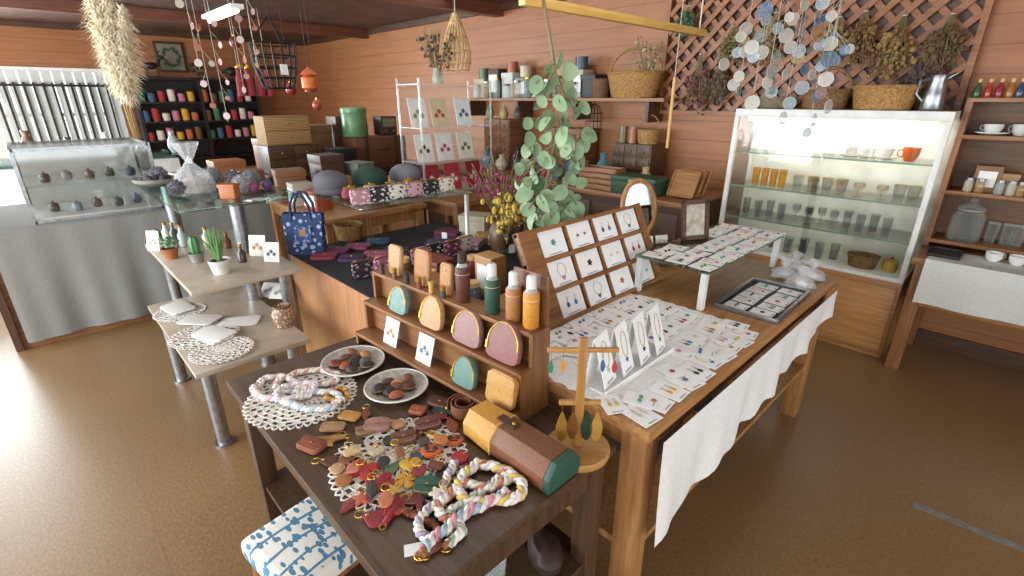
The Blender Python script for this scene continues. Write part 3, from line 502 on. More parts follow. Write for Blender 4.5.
# ---------------------------------------------------------------- bench & shelf at right
t=thing('bench','wooden bench table at right wall with white runner on it','bench',(.5,3.9,0))
B().box(-.84,-.30,.69,1.2,.29,.73).out('tabletop',MIDW(),t,bev=.004); B().box(-.80,-.26,.43,1.15,.26,.455).out('lower_board',HONEY(),t,bev=.003)
for x in(-.82,1.1): 
    for y in(-.28,.2): B().box(x,y,0,x+.07,y+.07,.69).out('leg',MIDW('Z'),t,bev=.003)
b=B(); vs=[]
for i in range(41):
    x=-.78+1.9*i/40; vs+=[(x,-.02,.734),(x,-.31,.734),(x,-.315,.72),(x,-.318+.005*sin(i*.9),.6),(x,-.322+.01*sin(i*.9),.47)]
b.add(vs,[(i*5+j,(i+1)*5+j,(i+1)*5+j+1,i*5+j+1) for i in range(40) for j in range(4)])
o=tag(b.out('table_runner',mat('#cfcdc7','#c2c0b9',.8,0,'noise',120,.06)),'white cloth runner hanging over the front of right bench','table runner'); o.location=(.5,3.9,.001)
t=thing('shelf_unit','open wooden shelf unit standing on the right bench','shelf',(.31,4.07,.731))
for x in(-.645,.8): B().box(x-.015,-.12,0,x+.015,.12,.87).out('side_panel',MIDW('Z'),t)
for z in(.05,.35,.67,.87): B().box(-.65,-.125,z-.022,.8,.12,z).out('shelf_board',MIDW(),t,bev=.002)
B().box(-.65,.115,0,.8,.122,.87).out('back_panel',wood('#75502f','#5a3c22','X'),t)
def insh(u,v,z,y=4.03): return V((py(u,v,y).x,y,.732+z))
for i,(u,c,nm) in enumerate(((977,'#3b5a3c','green'),(988,'#b33a2c','red'),(999,'#8f2f3a','crimson'),(1010,'#a86a2a','amber'),(1020,'#3c4a66','blue'))):
    t=thing('bottle','small %s bottle with cork on top of right shelf unit'%nm,'bottle',insh(u,92,.87,4.0),0,'small bottles on the right shelf'); B().lathe([(.017,0),(.019,.01),(.019,.05),(.009,.065),(.009,.08)],n=14).out('body',paint(c,.15),t); B().cyl((0,0,.08),(0,0,.098),.009,.01).out('stopper',PALE('Z'),t)
cup('white cup and saucer on upper board of right shelf unit',insh(992,132,.67),.05,.045,'#efeee8',True,150)
cup('white cup beside the saucer cup on upper board, photo edge',insh(1020,132,.67,4.05),.06,.04,'#dddcd6',False,150)
tin_box('storage_box','brown card box on middle board of right shelf unit','box',insh(985,185,.35,4.06),.12,.1,.15,'#8d6440',False)
tin_box('storage_box','tan card box further right on middle board of right shelf','box',insh(1008,180,.35,4.07),.09,.1,.11,'#a98458',True)
for i,u in enumerate((966,978,998,1010,1020)):
    t=thing('jar','small lidded jar at front of right shelf middle board, %s from left'%ORD[i],'jar',insh(u,192,.35,3.98),0,'small jars on right shelf'); B().lathe([(.018,0),(.021,.005),(.021,.06),(.017,.065)],n=14).out('body',film(['#e0d9c4','#c8a070','#b9c4c0'][i%3],.5),t); B().cyl((0,0,.065),(0,0,.08),.019).out('lid',STEEL,t)
JG=film('#c4d0cc',.05,.4)
t=thing('glass_jar','large clear apothecary jar with domed lid on right shelf','jar',insh(963,235,.05,4.04)); B().lathe([(.07,0),(.08,.01),(.08,.15),(.06,.18),(.06,.19),(.055,.19),(.055,.178),(.074,.148),(.072,.012)],n=26).out('body',JG,t); B().lathe([(.066,.19),(.064,.205),(.03,.225),(.012,.23),(.018,.245),(.01,.258),(.002,.26)],n=24).out('lid',film('#c4d0cc',.1,.45),t); ring(B(),.062,.188,.003,24).out('rim',film('#dfe6e3',.6),t)
for i,u in enumerate((992,1008,1020)): tumbler('plain glass on lowest board of right shelf unit, %s from left'%ORD[i],insh(u,232,.05,4.08),.12,.03,JG,'glasses on right shelf')
for i,u in enumerate((992,1017)): cup(('white teacup on right bench, nearer the jar','white teacup on right bench at photo edge')[i],V((py(u,262,3.8).x,3.8,.737)),.05,.04,'#f0efea',False,40,'white teacups on the bench')
tray('dark flat tray on left end of right bench',Tr(-.22,3.78,.737),.14,.2,.015,BLACK)
# ---------------------------------------------------------------- hanging things
def mobile(label,p,z0,discs,name='hanging_mobile',group=None,k_=.42):
    t=thing(name,label,'mobile',(p.x,p.y,z0),0,group); B().cyl((0,0,0),(0,0,ZC-z0-.001),.0014,n=5).out('cord',STRING,t)
    for dx,dz,r,c in discs:
        M=Tr(dx*cos(AZ),dx*sin(AZ),dz)@Rz(46+rr(-40,40))@Rx(90); o=B().plate(outline('oval',2*r,2*r,22),.003,M,-.0015).out('disc',film(c,k_),t); B().tube([tuple(M@V((r*cos(q*PI/11),r*sin(q*PI/11),0))) for q in range(22)],.0022,4,True).out('edge',film(c,.85),o)
        if abs(dx)>.01: B().tube([(0,0,dz+.09),(dx*cos(AZ),dx*sin(AZ),dz+r)],.001,4).out('loop',STRING,o)
PAL={'b':'#6a8fb0','s':'#b3c6cd','p':'#c4a0a0','w':'#e2dfd4','y':'#c9b480','g':'#9db0a4','o':'#b98660','d':'#4f6a86'}
for i,(u,v,seq,nm) in enumerate(((752,104,'wswgwwsp','pale shell disc mobile hanging in front of lattice, leftmost'),(783,118,'wsgwbswsw','mixed pastel disc mobile in front of lattice'),(806,138,'bswbswswb','blue ended disc mobile hanging before white cabinet'),(828,66,'dbowsg','navy and orange disc mobile near lattice middle'),(738,95,'gwwsyw','sage disc mobile at left of lattice'),(797,60,'ywpbo','short yellow and pink disc mobile near the ceiling'),(766,90,'wgswywb','white and sage disc mobile behind the pale shell one'),(820,98,'pwswsbg','pink ended disc mobile between blue and navy ones'),(776,70,'owgsw','rust ended short disc mobile in the middle of the cluster'))):
    p=py(u,v,3.15+.12*(i%3)); mobile(nm,p,p.z,[(rr(-.13,.13) if k else 0,.02+k*.068+rr(-.03,.03),rr(.022,.04),PAL[c]) for k,c in enumerate(seq)],group='disc mobiles by the lattice')
for i,(u,v,seq,nm) in enumerate(((213,105,'opwpo','pink and rust disc mobile hanging above tiered stand, leftmost'),(228,122,'popowp','rose disc mobile hanging low above tiered stand'),(245,95,'ppowp','pink disc mobile hanging beside the red tassels'),(258,70,'opop','short rust disc mobile next to wire basket'),(200,70,'wopw','cream and rust disc mobile beside the pampas plume'))):
    p=px(u,v,-4.2); mobile(nm,p,p.z,[(rr(-.06,.06) if k else 0,.02+k*.12+rr(-.03,.03),rr(.015,.025),{'o':'#a3604a','p':'#b58c86','w':'#c8bdab'}[c]) for k,c in enumerate(seq)],group='pink disc mobiles at left',k_=.8)
for i,u in enumerate((243,252,262,271)):
    p=px(u,96,-6.6); t=thing('tassel','red hanging tassel by the far shelf, %s from left'%ORD[i],'tassel',(p.x,p.y,p.z),0,'red hanging tassels'); B().cyl((0,0,.3),(0,0,ZC-p.z-.001),.002,n=5).out('cord',STRING,t); B().lathe([(.05,0),(.045,.18),(.025,.25),(.03,.28),(.01,.31)],n=14).out('skirt',mat('#86222a','#601820',.8,0,'noise',80,.3),t); B().ball((0,0,.31),.028).out('bead',GOLD,t)
for i,(u,v,c,r,nm) in enumerate(((292,95,'#8a2a26',.05,'dark red hanging ball ornament under the wire basket'),(236,48,'#7a3028',.045,'brick hanging ball ornament above the red tassels'),(318,110,'#a5432f',.05,'vermilion hanging ball ornament below the orange lantern'))):
    p=px(u,v,-5.0-.2*i); t=thing('hanging_ornament',nm,'ornament',(p.x,p.y,p.z)); B().ball((0,0,r),r,1,1,1.1,16,10).out('ball',mat(c,None,.4,0,'noise',20,.1),t); B().cyl((0,0,2.0*r),(0,0,2.4*r),.012).out('cap',GOLD,t); B().cyl((0,0,2.3*r),(0,0,ZC-p.z-.001),.0025,n=5).out('cord',BLACK,t)
p=px(279,88,-4.7); t=thing('wire_basket','black hanging wire basket above the rattan chest','wire basket',(p.x,p.y,p.z)); b=B()
for k in range(16): a=k*2*PI/16; b.tube([(.12*cos(a),.12*sin(a),0),(.17*cos(a),.17*sin(a),.17),(.18*cos(a),.18*sin(a),.34)],.006,5)
for r,z in((.12,0),(.145,.08),(.16,.16),(.172,.25),(.18,.34)): ring(b,r,z,.007,24)
b.out('wire_body',IRON,t); b=B()
for k in range(3): a=k*2*PI/3; b.tube([(.18*cos(a),.18*sin(a),.34),(0,0,.55)],.005,5)
b.cyl((0,0,.55),(0,0,ZC-p.z-.001),.004,n=5); b.out('chain',IRON,t); B().box(-.002,-.03,.1,.002,.03,.18,Tr(.18,0,0)).out('price_tag',PAPER,t)
p=px(311,92,-5.6); t=thing('lantern','small orange lantern hanging near the green tin','lantern',(p.x,p.y,p.z)); B().lathe([(.05,.02),(.085,.04),(.085,.14),(.05,.17)],n=20,mod=lambda a,j:1+.03*cos(8*a)).out('shade',mat('#d86c26','#b9541a',.5,0,'noise',20,.1),t); B().lathe([(.06,0),(.065,.02),(.05,.022)],n=18).out('base',mat('#8d3a18',None,.5),t); B().lathe([(.095,.17),(.05,.21),(.02,.23),(.01,.25)],n=18).out('cap',mat('#b44e1c',None,.5),t); B().cyl((0,0,.25),(0,0,ZC-p.z-.001),.003,n=5).out('cord',BLACK,t)
p=py(457,70,2.75); t=thing('lampshade','pale woven cane pendant lampshade hanging over the acrylic tower','lampshade',(p.x,p.y,p.z)); b=B(); CANE=mat('#e2c08e','#c39a62',.6)
prof=[(.1,0),(.115,.05),(.115,.14),(.09,.24),(.05,.34),(.02,.41)]
for k in range(18): a=k*2*PI/18; b.tube([(r*cos(a+z*1.2),r*sin(a+z*1.2),z) for r,z in prof],.005,5); b.tube([(r*cos(a-z*1.2),r*sin(a-z*1.2),z) for r,z in prof],.004,5)
for r,z in prof: ring(b,r,z,.006,24)
b.out('cane_weave',CANE,t); B().cyl((0,0,.38),(0,0,ZC-p.z-.001),.004,n=6).out('cord',STRING,t)
t=thing('ceiling_lamp','white fluorescent tube lamp hanging below the dark ceiling','lamp',(-6.1,1.8,2.36)); B().box(-.5,-.06,.03,.5,.06,.07).out('housing',WHITE,t,bev=.004); B().cyl((-.47,0,.012),(.47,0,.012),.018,n=12).out('tube',mat('#fff6dc',None,.5,0,'noise',5,.01,'X',9.0),t)
for x in(-.4,.4): B().cyl((x,0,.07),(x,0,.199),.006,n=6).out('rod',STEEL,t)
t=thing('hanging_beam','pale yellow wooden bar hanging from ceiling on cords','beam',(-1.52,2.3,1.95)); B().box(-.018,-.78,-.018,.018,.72,.018).out('bar',wood('#dfb668','#caa04f','Y'),t,bev=.003)
for y in(-.7,.66): B().cyl((0,y,.018),(0,y,ZC-1.951),.004,n=6).out('cord',STRING,t)
p=py(667,148,3.3); t=thing('bamboo_stick','thin pale bamboo stick hanging from ceiling beyond the yellow bar','stick',(p.x,p.y,p.z)); B().cyl((0,0,0),(0,0,.46),.011,n=8).out('rod',PALE('Z'),t); B().cyl((0,0,.46),(0,0,ZC-p.z-.001),.003,n=5).out('cord',STRING,t)
t=thing('eucalyptus_branch','grey green eucalyptus branch hanging from the yellow bar','branch',(-1.44,1.62,1.93)); sb=B(); lb=B(); ra=V((cos(AZ),sin(AZ),0)); fw=V((-sin(AZ),cos(AZ),0))
main=[V((-.06,0,.03)),ra*.005+V((0,0,-.2)),ra*(.03)+V((0,0,-.45)),ra*(-.01)+V((0,0,-.65)),ra*(-.02)+V((0,0,-.83))]
sb.tube([tuple(p) for p in main],.006,6)
def along(f): f*=4; i=min(3,int(f)); return main[i].lerp(main[i+1],f-i)
for i in range(92):
    f=.24+.76*(i/91)**.85; c0=along(f); k=.06+.11*max(0,sin(PI*min(1,max(0,(f-.15)/.95))))+.05*max(0,f-.7); a=rr(0,2*PI); off=ra*cos(a)*k*rr(.35,1)+fw*sin(a)*k*.6*rr(.3,1)+V((0,0,-k*rr(.0,.5))); c=c0+off
    if i%2==0: sb.tube([tuple(c0+V((0,0,.05))),tuple(c0+off*.5+V((0,0,.03))),tuple(c)],.0022,4)
    r=rr(.025,.045); M=Tr(c)@Rz(46+rr(-75,75))@Rx(90+rr(-45,35))@Rz(180+rr(-60,60)); n=12
    vs=[(0,0,-.008)]+[(r*cos(2*PI*q/n)*.85,r*sin(2*PI*q/n)*(1.2 if sin(2*PI*q/n)>0 else .95),.006*cos(4*PI*q/n)) for q in range(n)]
    lb.add(vs,[(0,1+q,1+(q+1)%n) for q in range(n)],M)
sb.out('stems',mat('#7d6a4a',None,.7),t); lb.out('leaves',mat('#97ad86','#6f8b66',.55,0,'noise',9,.1),t,ang=60)
# pampas
bs_=px(121,97,-5.3); tp=px(97,-14,-5.3); t=thing('pampas_grass','tall cream pampas grass plume in slim vase on grey counter','pampas grass',(-5.3,bs_.y+.03,.82)); O=V(t.location)
B().lathe([(.05,0),(.06,.1),(.05,.25),(.03,.35),(.035,.38)],n=18).out('vase',paint('#7d7466'),t); pb=B(); s2=B()
for q in range(3):
    base=bs_-O+V((0,.02*q,-.03*q)); top=tp-O+V((.04*q,.08*(q-.6),-.1*q)); s2.tube([(0,0,.3),tuple(base),tuple(top)],.005,5)
    for k in range(1400):
        f=rr(0,1.0); c=base.lerp(top,f); a=rr(0,2*PI); w_=(.04+.13*sin(PI*min(1,.12+f*.85)))*rr(.25,1.1); d=V((cos(a)*w_,sin(a)*w_,rr(-.05,.1))); e=c+d; m_=c+d*.55+V((0,0,.045)); wv=V((-sin(a),cos(a),0))*.006
        pb.add([c-wv,c+wv,m_+wv,m_-wv,e],[(0,1,2,3),(3,2,4)])
s2.out('stems',mat('#b79d68',None,.8),t); pb.out('plumes',mat('#f6ecd4','#e8dabb',.95,0,'noise',20,.02),t)
# ---------------------------------------------------------------- jewellery cards
JC=[('red','#a83a36'),('blue','#46709c'),('yellow','#cfa63a'),('green','#55885e'),('pink','#cc8c9e'),('amber','#b8742e'),('black','#2c2a2c'),('turquoise','#549c98'),('white','#d0c7b2'),('purple','#7a6090')]
def card(M,w,h,ci,kind,label,group,c='#f3f2f0',s_=.8,flap=False):
    t=thing('jewellery_card',label,'jewellery card',M=M,group=group); B().box(-w/2,-h/2,0,w/2,h/2,.0016).out('card',mat(c,'#ebeae7',.6,0,'noise',12,.02),t)
    if flap: B().box(-w/2,-h/2,-.0016,w/2,h/2,0,Tr(0,h/2,0)@Rx(24)@Tr(0,-h/2,0)).out('back_flap',mat(c,'#ebeae7',.6,0,'noise',12,.02),t)
    jm=mat(JC[ci][1],None,.3,0,'noise',60,.1); z=.0016; m_=min(w,h)*s_
    if kind==0:
        for s in(-1,1): e=B().plate(outline('drop',m_*.2,h*.28*s_,14),.004,Tr(s*w*.16,-h*.06,z)).out('earring',jm,t,bev=.0012); B().tube([(s*w*.16,h*.06,z+.002),(s*w*.16+.004,h*.18,z+.002),(s*w*.16,h*.24,z+.002)],.0009,4).out('hook',GOLD,e)
    elif kind==1:
        B().tube([(m_*.3*sin(a*PI/9),h*.1+h*.26*cos(a*PI/9),z+.001) for a in range(18)],.0009,4,True).out('chain',GOLD,t); B().plate(outline('heart',m_*.24,m_*.24,18),.004,Tr(0,-h*.22,z)).out('pendant',jm,t,bev=.0012)
    elif kind==2: B().plate(outline('flower',m_*.36,m_*.36,25),.005,Tr(0,0,z)).out('brooch',jm,t,bev=.002)
    else:
        for s in(-1,1): B().ball((s*w*.16,0,z+.004),.0065,1,1,.7,8,5).out('ear_stud',jm,t)
    B().box(-w*.25,-h*.45,z,w*.25,-h*.41,z+.0004).out('printed_line',mat('#a8a5a0',None,.6),t); return t
KN=['drop earrings','heart pendant','flower brooch','stud earrings']
o=V((-1.10,1.24,.782)); yv=V((-.17,0,.35)).normalized(); BM=frame(o,(0,1,0),yv); W,Hh=.82,.385
t=thing('display_board','brown wooden grid board leaning back on honey table, holding cards','display board',M=BM)
B().box(0,0,-.02,W,Hh,-.012).out('back_panel',WALN(),t); b=B()
for y in(0,.123,.246,Hh-.018): b.box(0,y,-.012,W,y+.016,.008)
b.box(0,0,-.012,.10,Hh,.012); b.box(W-.022,0,-.012,W,Hh,.016)
for k in range(1,5): b.box(.10+k*.175-.009,0,-.012,.10+k*.175+.001,Hh,.007)
b.out('frame',MIDW(),t,bev=.002)
for r in range(3):
    for c in range(4):
        ci=(r*3+c*2+1)%10; kd=(r+c)%4
        card(BM@Tr(.10+c*.175+.083,.123*r+.0695,-.0035),.146,.103,ci,kd,'white card with %s %s, %s column and %s row of the grid board'%(JC[ci][0],KN[kd],ORD[c],('bottom','middle','top')[r]),'cards in the slanted grid board')
def grid(xs,ys,z,w,h,rowname,grp,seed,skip=None,rot=90,j_=.008,rj=9):
    for i,x in enumerate(xs):
        for j,y in enumerate(ys):
            if skip and skip(x,y): continue
            ci=(i*3+j*7+seed)%10; kd=(i+2*j+seed)%4
            card(Tr(x+rr(-j_,j_),y+rr(-j_,j_),z+.0005*((i+j)%3))@Rz(rot+rr(-rj,rj)),w,h,ci,kd,'white card, %s %s, %s from near end, %s of %s'%(JC[ci][0],KN[kd],ORD[j],['front row','second row','third row','fourth row'][i],rowname),grp)
grid([-.58,-.685],[1.46+.074*k for k in range(5)],.7825,.072,.102,'cards beyond easel','flat cards beyond the easel',1)
grid([-.80,-.895,-.985,-1.065],[1.11+.072*k for k in range(10)],.7825,.072,.092,'cards before board','flat cards before the grid board',4,lambda x,y:x>-.9 and y<1.46)
grid([-.575],[1.05+.082*k for k in range(5)],.7825,.074,.1,'cards beside easel','flat cards beside the easel',8)
for i,(u,v,ro) in enumerate(((612,404,60),(575,352,120),(560,338,100),(700,352,110),(722,340,80),(590,366,70),(672,372,75),(640,400,110),(735,325,95))):
    ci=(i*3+2)%10; card(flat(u,v,.7855,ro),.066,.092,ci,i%4,'loose white card, %s %s, lying askew over the rows, %s in the list'%(JC[ci][0],KN[i%4],'near the %s'%['table front corner','grid board foot','board left foot','far row end','tray near corner','easel rear','easel front end','near cloth edge','tray end'][i]),'loose cards over the rows')['label']='loose white card with %s %s lying askew near the %s'%(JC[ci][0],KN[i%4],['table front corner','grid board foot','left foot of grid board','far end of the rows','near corner of tray','rear of easel','far end of easel','near cloth edge','tray end'][i])
t=thing('card_easel','low white easel strip holding upright white cards on honey table','easel',(-.72,1.25,.7822)); B().box(-.03,-.2,0,.03,.2,.006).out('base',WHITE,t); B().box(.024,-.2,.006,.028,.2,.014).out('lip',WHITE,t); B().box(-.1,-.012,0,-.03,.012,.006).out('rear_foot',WHITE,t)
for k in range(4):
    ci=[8,1,6,3][k]; card(frame(V((-.735,1.10+.098*k,.789+.08)),(-.22,1,0),(-.28,-.06,1)),.087,.162,ci,1,'tall folded white necklace card with %s pendant, %s from near end on easel'%(JC[ci][0],ORD[k]),'upright cards on the easel',s_=.75,flap=True)
t=thing('glass_riser','glass topped display riser with white legs on honey table','display riser',(-.95,2.26,.7805)); B().box(-.17,-.42,.16,.17,.42,.172).out('glass_top',glass('#d3eae2',.3),t,bev=.002)
for sx in(-1,1):
    for sy in(-1,1): B().box(sx*.15-.012,sy*.4-.012,0,sx*.15+.012,sy*.4+.012,.16).out('leg',WHITE,t)
grid([-.825,-.935,-1.045],[1.89+.085*k for k in range(10)],.953,.075,.095,'cards on glass riser','cards on the glass riser',3,lambda x,y:x<-1.0 and 2.12<y<2.4,j_=.006)
tray('black tray with silver rim holding cards on honey table',Tr(-.655,2.15,.7805)@Rz(2),.24,.44,.02,STEEL,base=BLACK)
grid([-.60,-.705],[1.99+.08*k for k in range(5)],.788,.068,.088,'cards in black tray','cards in the black tray',6,j_=.004,rj=4)
for i in range(4):
    t=thing('cellophane_pack',['crumpled clear pack of white goods behind the tray','second clear cellophane pack lying behind the tray','third small clear pack near table corner','rear clear pack beside the glass riser leg'][i],'packet',(-.60-.1*(i%2),2.44+.075*i,.781),30*i,'cellophane packs behind the tray')
    B().lathe([(.02,0),(.06,.012),(.055,.035),(.014,.06),(.026,.095)],n=16,mod=lambda a,j:1+.18*sin(5*a+j*2)).out('wrapper',film('#f0f3f4',.4),t); B().ball((0,0,.02),.03,1,1,.5).out('contents',PAPER,t)
# crate with cards, tilted oval mirror standing on it
t=thing('crate','small dark wooden crate of cards behind the grid board','crate',(-1.30,2.22,.7805),62); b=B(); CW=wood('#4c3322','#352316','X')
for s in(-1,1):
    for z in(.004,.05,.092): b.box(-.14,s*.075-.006,z,.14,s*.075+.006,z+.034)
    for z in(.004,.05,.092): b.box(s*.14-.006,-.08,z,s*.14+.006,.08,z+.034)
b.out('slat_side',CW,t); B().box(-.14,-.075,0,.14,.075,.008).out('base',CW,t); b=B().box(-.14,.01,.126,.14,.08,.134); b.out('top_board',CW,t)
for k in range(3): card(Tr(-1.30,2.22,.79)@Rz(62)@Tr(-.085+.085*k,-.035,.075)@Rx(74),.07,.14,(k*4+1)%10,1,'white card standing in small dark crate, %s from left'%ORD[k],'cards in the crate')
t=thing('mirror','tilted oval wooden mirror standing on small dark crate','mirror',M=Tr(-1.30,2.22,.9155)@Rz(62)@Tr(0,.05,.0)@Rx(76)); b=B()
b.tube([(.095*cos(k*PI/20),.15+.14*sin(k*PI/20),0) for k in range(40)],.014,8,True); b.out('oval_frame',HONEY('Y'),t); B().plate([(x,y+.15) for x,y in outline('oval',.17,.26,40)],.004).out('mirror_glass',mat('#c9cdce','#c0c4c5',.04,1,'noise',4,.0),t); B().box(-.05,.0,-.012,.05,.03,.014).out('foot',HONEY(),t)
t=thing('picture_frame','small dark wooden picture frame standing on glass riser','picture frame',M=frame(V((-1.055,2.26,.9535)),(.45,.9,0),(-.16,.08,1))); b=B(); 
for bb in((-.075,0,.075,.02),(-.075,.17,.075,.19),(-.075,0,-.055,.19),(.055,0,.075,.19)): b.box(bb[0],bb[1],0,bb[2],bb[3],.014)
b.out('frame',DKW(),t); B().box(-.056,.019,.002,.056,.171,.006).out('picture',mat('#cfc8b4','#8d8a7c',.6,0,'noise',25,.02),t)
# ---------------------------------------------------------------- black counter goods
t=thing('glass_riser','glass shelf on slim legs holding hats above black cloth counter','display riser',(-2.72,1.57,.713)); B().box(-.33,-.36,.325,.33,.40,.337).out('glass_top',glass('#e2efec',.25),t,bev=.002)
for sx in(-1,1):
    for sy in(-1,1): B().box(sx*.31-.01,sy*.34-.01+.02,0,sx*.31+.01,sy*.34+.03,.325).out('leg',WHITE if sx>0 and sy>0 else GLASSC,t)
def hat(label,loc,r,c,group='knitted hats'):
    t=thing('knitted_hat',label,'hat',loc,rr(0,90),group); m=mat(c,None,.95,0,'knit',40,.35)
    B().lathe([(r*.95,.02),(r*1.1,.05),(r*1.08,.085),(r*.92,.112),(r*.6,.13),(r*.25,.138),(.003,.139)],n=44,mod=lambda a,j:1+.03*cos(22*a)*(1 if j<5 else .3)).out('crown',m,t,ang=80); B().lathe([(r*.98,0),(r*1.1,.01),(r*1.1,.03),(r*1.0,.042)],n=44,mod=lambda a,j:1+.02*cos(22*a)).out('brim',m,t,ang=80)
hat('grey knitted hat on glass shelf, leftmost of three',(-2.96,1.31,1.051),.092,'#66646a'); hat('dark green knitted hat between the grey hats',(-2.93,1.56,1.051),.1,'#284636'); hat('light grey knitted hat, rightmost on the glass shelf',(-2.91,1.81,1.051),.092,'#7c7a80')
for i,(y,c,nm) in enumerate(((1.3,'#8a3a4a','wine'),(1.43,'#d0c8b8','cream'),(1.57,'#4a5a6a','slate'),(1.7,'#b08a4a','mustard'))):
    t=thing('coin_purse',nm+' clasp purse between hats and pouches on glass shelf','purse',(-2.70,y,1.051),90,'clasp purses on the glass shelf'); B().lathe([(.02,0),(.045,.012),(.05,.035),(.036,.062),(.03,.066)],n=20,sy=.6).out('body',mat(c,None,.8,0,'spots',60,.1),t); B().tube([(.034*cos(k*PI/10),.02*sin(k*PI/10),.068) for k in range(20)],.003,5,True).out('clasp_frame',GOLD,t); B().ball((0,0,.076),.007,n=8,k=5).out('clasp',GOLD,t)
def standing_pouch(label,p,w,h,c,c2,yaw=90,kind='spots',group='patterned pouches in a row',sc_=38):
    t=thing('pouch',label,'pouch',group=group,M=Tr(p)@Rz(yaw)@Rx(80)@Tr(0,h/2,0)); B().plate(outline('rect',w,h,32),.02).out('body',mat(c,c2,.8,0,kind,sc_,.1),t,bev=.007); B().tube([(-w*.44,h*.44,.021),(0,h*.45,.022),(w*.44,h*.44,.021)],.003,5).out('zip',GOLD,t); B().box(w*.4,h*.3,.02,w*.44,h*.44,.024).out('zip_pull',GOLD,t)
for i,(c,c2,nm) in enumerate((('#b88390','#e2d2d2','pink spotted'),('#2a2a30','#d6d2ca','black and white'),('#d8d4ca','#303038','white with black spots'),('#c2a0a8','#8a4a5c','rose patterned'),('#23232a','#a9a498','charcoal dotted'),('#ded8ce','#a04a50','cream with red spots'))):
    standing_pouch(nm+' zip pouch in the row before the hats',V((-2.52,1.27+.118*i,1.0505)),.115,.09,c,c2)
for i,(c,c2,nm) in enumerate((('#2b2a33','#b88a98','black with pink spots'),('#a85a74','#e8d0d4','raspberry spotted'),('#3a3040','#8d7a9c','aubergine dotted'),('#c890a0','#5a2a3c','dusty pink patterned'),('#26262c','#c9c2b4','black and ivory'),('#6a2c44','#d0a0b0','burgundy spotted'),('#d8ccc0','#8a4a5c','oatmeal with plum spots'))):
    standing_pouch(nm+' zip pouch standing on the black cloth behind rack',V((-2.30+.02*(i%2),1.13+.115*i,.7125)),.12,.1,c,c2,group='patterned pouches on the black cloth')
for i,(u,v,c,nm) in enumerate(((338,252,'#6a2c44','plum'),(358,248,'#964a6a','magenta'),(378,243,'#3c5470','blue'),(352,260,'#42284a','violet'),(376,256,'#a85a6a','coral pink'),(325,258,'#7a2a38','crimson'),(396,252,'#34344f','navy'))):
    t=thing('wallet',nm+' flat fabric wallet lying on black cloth counter','wallet',group='wallets on the black cloth',M=flat(u,v,.7125,46+rr(-20,20))); B().plate(outline('rect',.15,.1,28),.02).out('body',mat(c,None,.75,0,'spots',70,.1),t,bev=.005); B().plate(outline('rect',.145,.045,28),.004,Tr(0,.022,.02)).out('flap',mat(c,None,.6),t); B().ball((0,.004,.025),.006,n=8,k=4).out('snap',GOLD,t)
p=pz(343,236,.713); basket('small tan basket on black cloth counter under glass shelf',(p.x+.1,p.y,.713),.11,.09,.1,'#a87c48','#6b4a26',0)
for i,(u,v,c,nm,hh) in enumerate(((450,238,'#6d2f48','plum',.06),(468,247,'#b9969e','pale rose',.05),(440,248,'#39425e','indigo',.05),(490,242,'#a87f46','ochre',.07),(508,250,'#5a6b58','sage',.06))):
    t=thing('folded_textile','folded %s textile pile on the black cloth counter'%nm,'textile',group='folded textiles on the black counter',M=flat(u,v,.7125,20+12*i))
    for k in range(2): B().box(-.09+.004*k,-.065,k*hh/2,.09,.065-.004*k,(k+1)*hh/2-.002).out('fold',mat(c,None,.9,0,'weave',60,.2),t,bev=.008)
    B().box(-.02,-.067,0,.02,-.063,hh*.9).out('paper_band',PAPER,t)
for i,(x,y,h_,sx,c,nm) in enumerate(((-1.72,1.15,.14,.16,'#9a6a3e','small honey wooden box near front right of black counter'),(-1.95,1.12,.1,.18,'#6b452a','dark wooden box at front of black counter behind rack'),(-1.66,1.46,.2,.12,'#b98a54','tall pale wooden box beside the grid board edge'),(-2.0,1.38,.12,.15,'#7d3c30','red brown box amid the folded textiles'),(-1.68,1.97,.24,.2,'#8a5c38','brown wooden crate at rear right of black counter'),(-2.5,2.07,.16,.18,'#b8ad96','cream box at rear of black counter behind vase'))):
    tin_box('wooden_box',nm,'box',(x,y,.7125),sx,sx*.8,h_,c,i%2==1,10*i-20,'boxes on the black counter')
for i,(x,y,c,nm) in enumerate(((-1.86,1.25,'#c9b088','straw coloured'),(-1.6,1.3,'#6a7a86','grey blue'),(-2.12,1.27,'#7a5230','umber'),(-1.9,1.55,'#a8453c','brick'))):
    t=thing('glass_jar',nm+' filled small jar standing on black counter','jar',(x,y,.7125),0,'filled jars on the black counter'); B().lathe([(.033,0),(.036,.006),(.036,.09),(.028,.1)],n=18).out('body',film(c,.75),t); B().cyl((0,0,.1),(0,0,.122),.031,n=18).out('lid',PALE('Z'),t)
t=thing('tote_bag','navy and white patterned tote bag standing at counter corner','bag',(-2.93,1.10,.713),46); k=.84
B().add([(-.125*k,-.035,0),(.125*k,-.035,0),(.125*k,.035,0),(-.125*k,.035,0),(-.14*k,-.028,.3*k),(.14*k,-.028,.3*k),(.14*k,.028,.3*k),(-.14*k,.028,.3*k)],[(0,1,2,3),(0,1,5,4),(1,2,6,5),(2,3,7,6),(3,0,4,7)]).out('body',mat('#20325a','#8d9cb8',.8,0,'spots',30,.1),t)
for s in(-1,1): B().tube([(-.07*k,s*.03,.25*k),(-.065*k,s*.033,.36*k),(-.025*k,s*.033,.44*k),(.025*k,s*.033,.44*k),(.065*k,s*.033,.36*k),(.07*k,s*.03,.25*k)],.008,6).out('handle',mat('#1e2c50',None,.8),t)
B().box(-.05,-.042,.08,.05,-.033,.18).out('front_pocket',mat('#2c4272','#7d8cab',.8,0,'spots',45,.1),t); B().box(-.02,-.044,.12,.02,-.042,.16).out('label_patch',leather('#9a6a3c'),t)
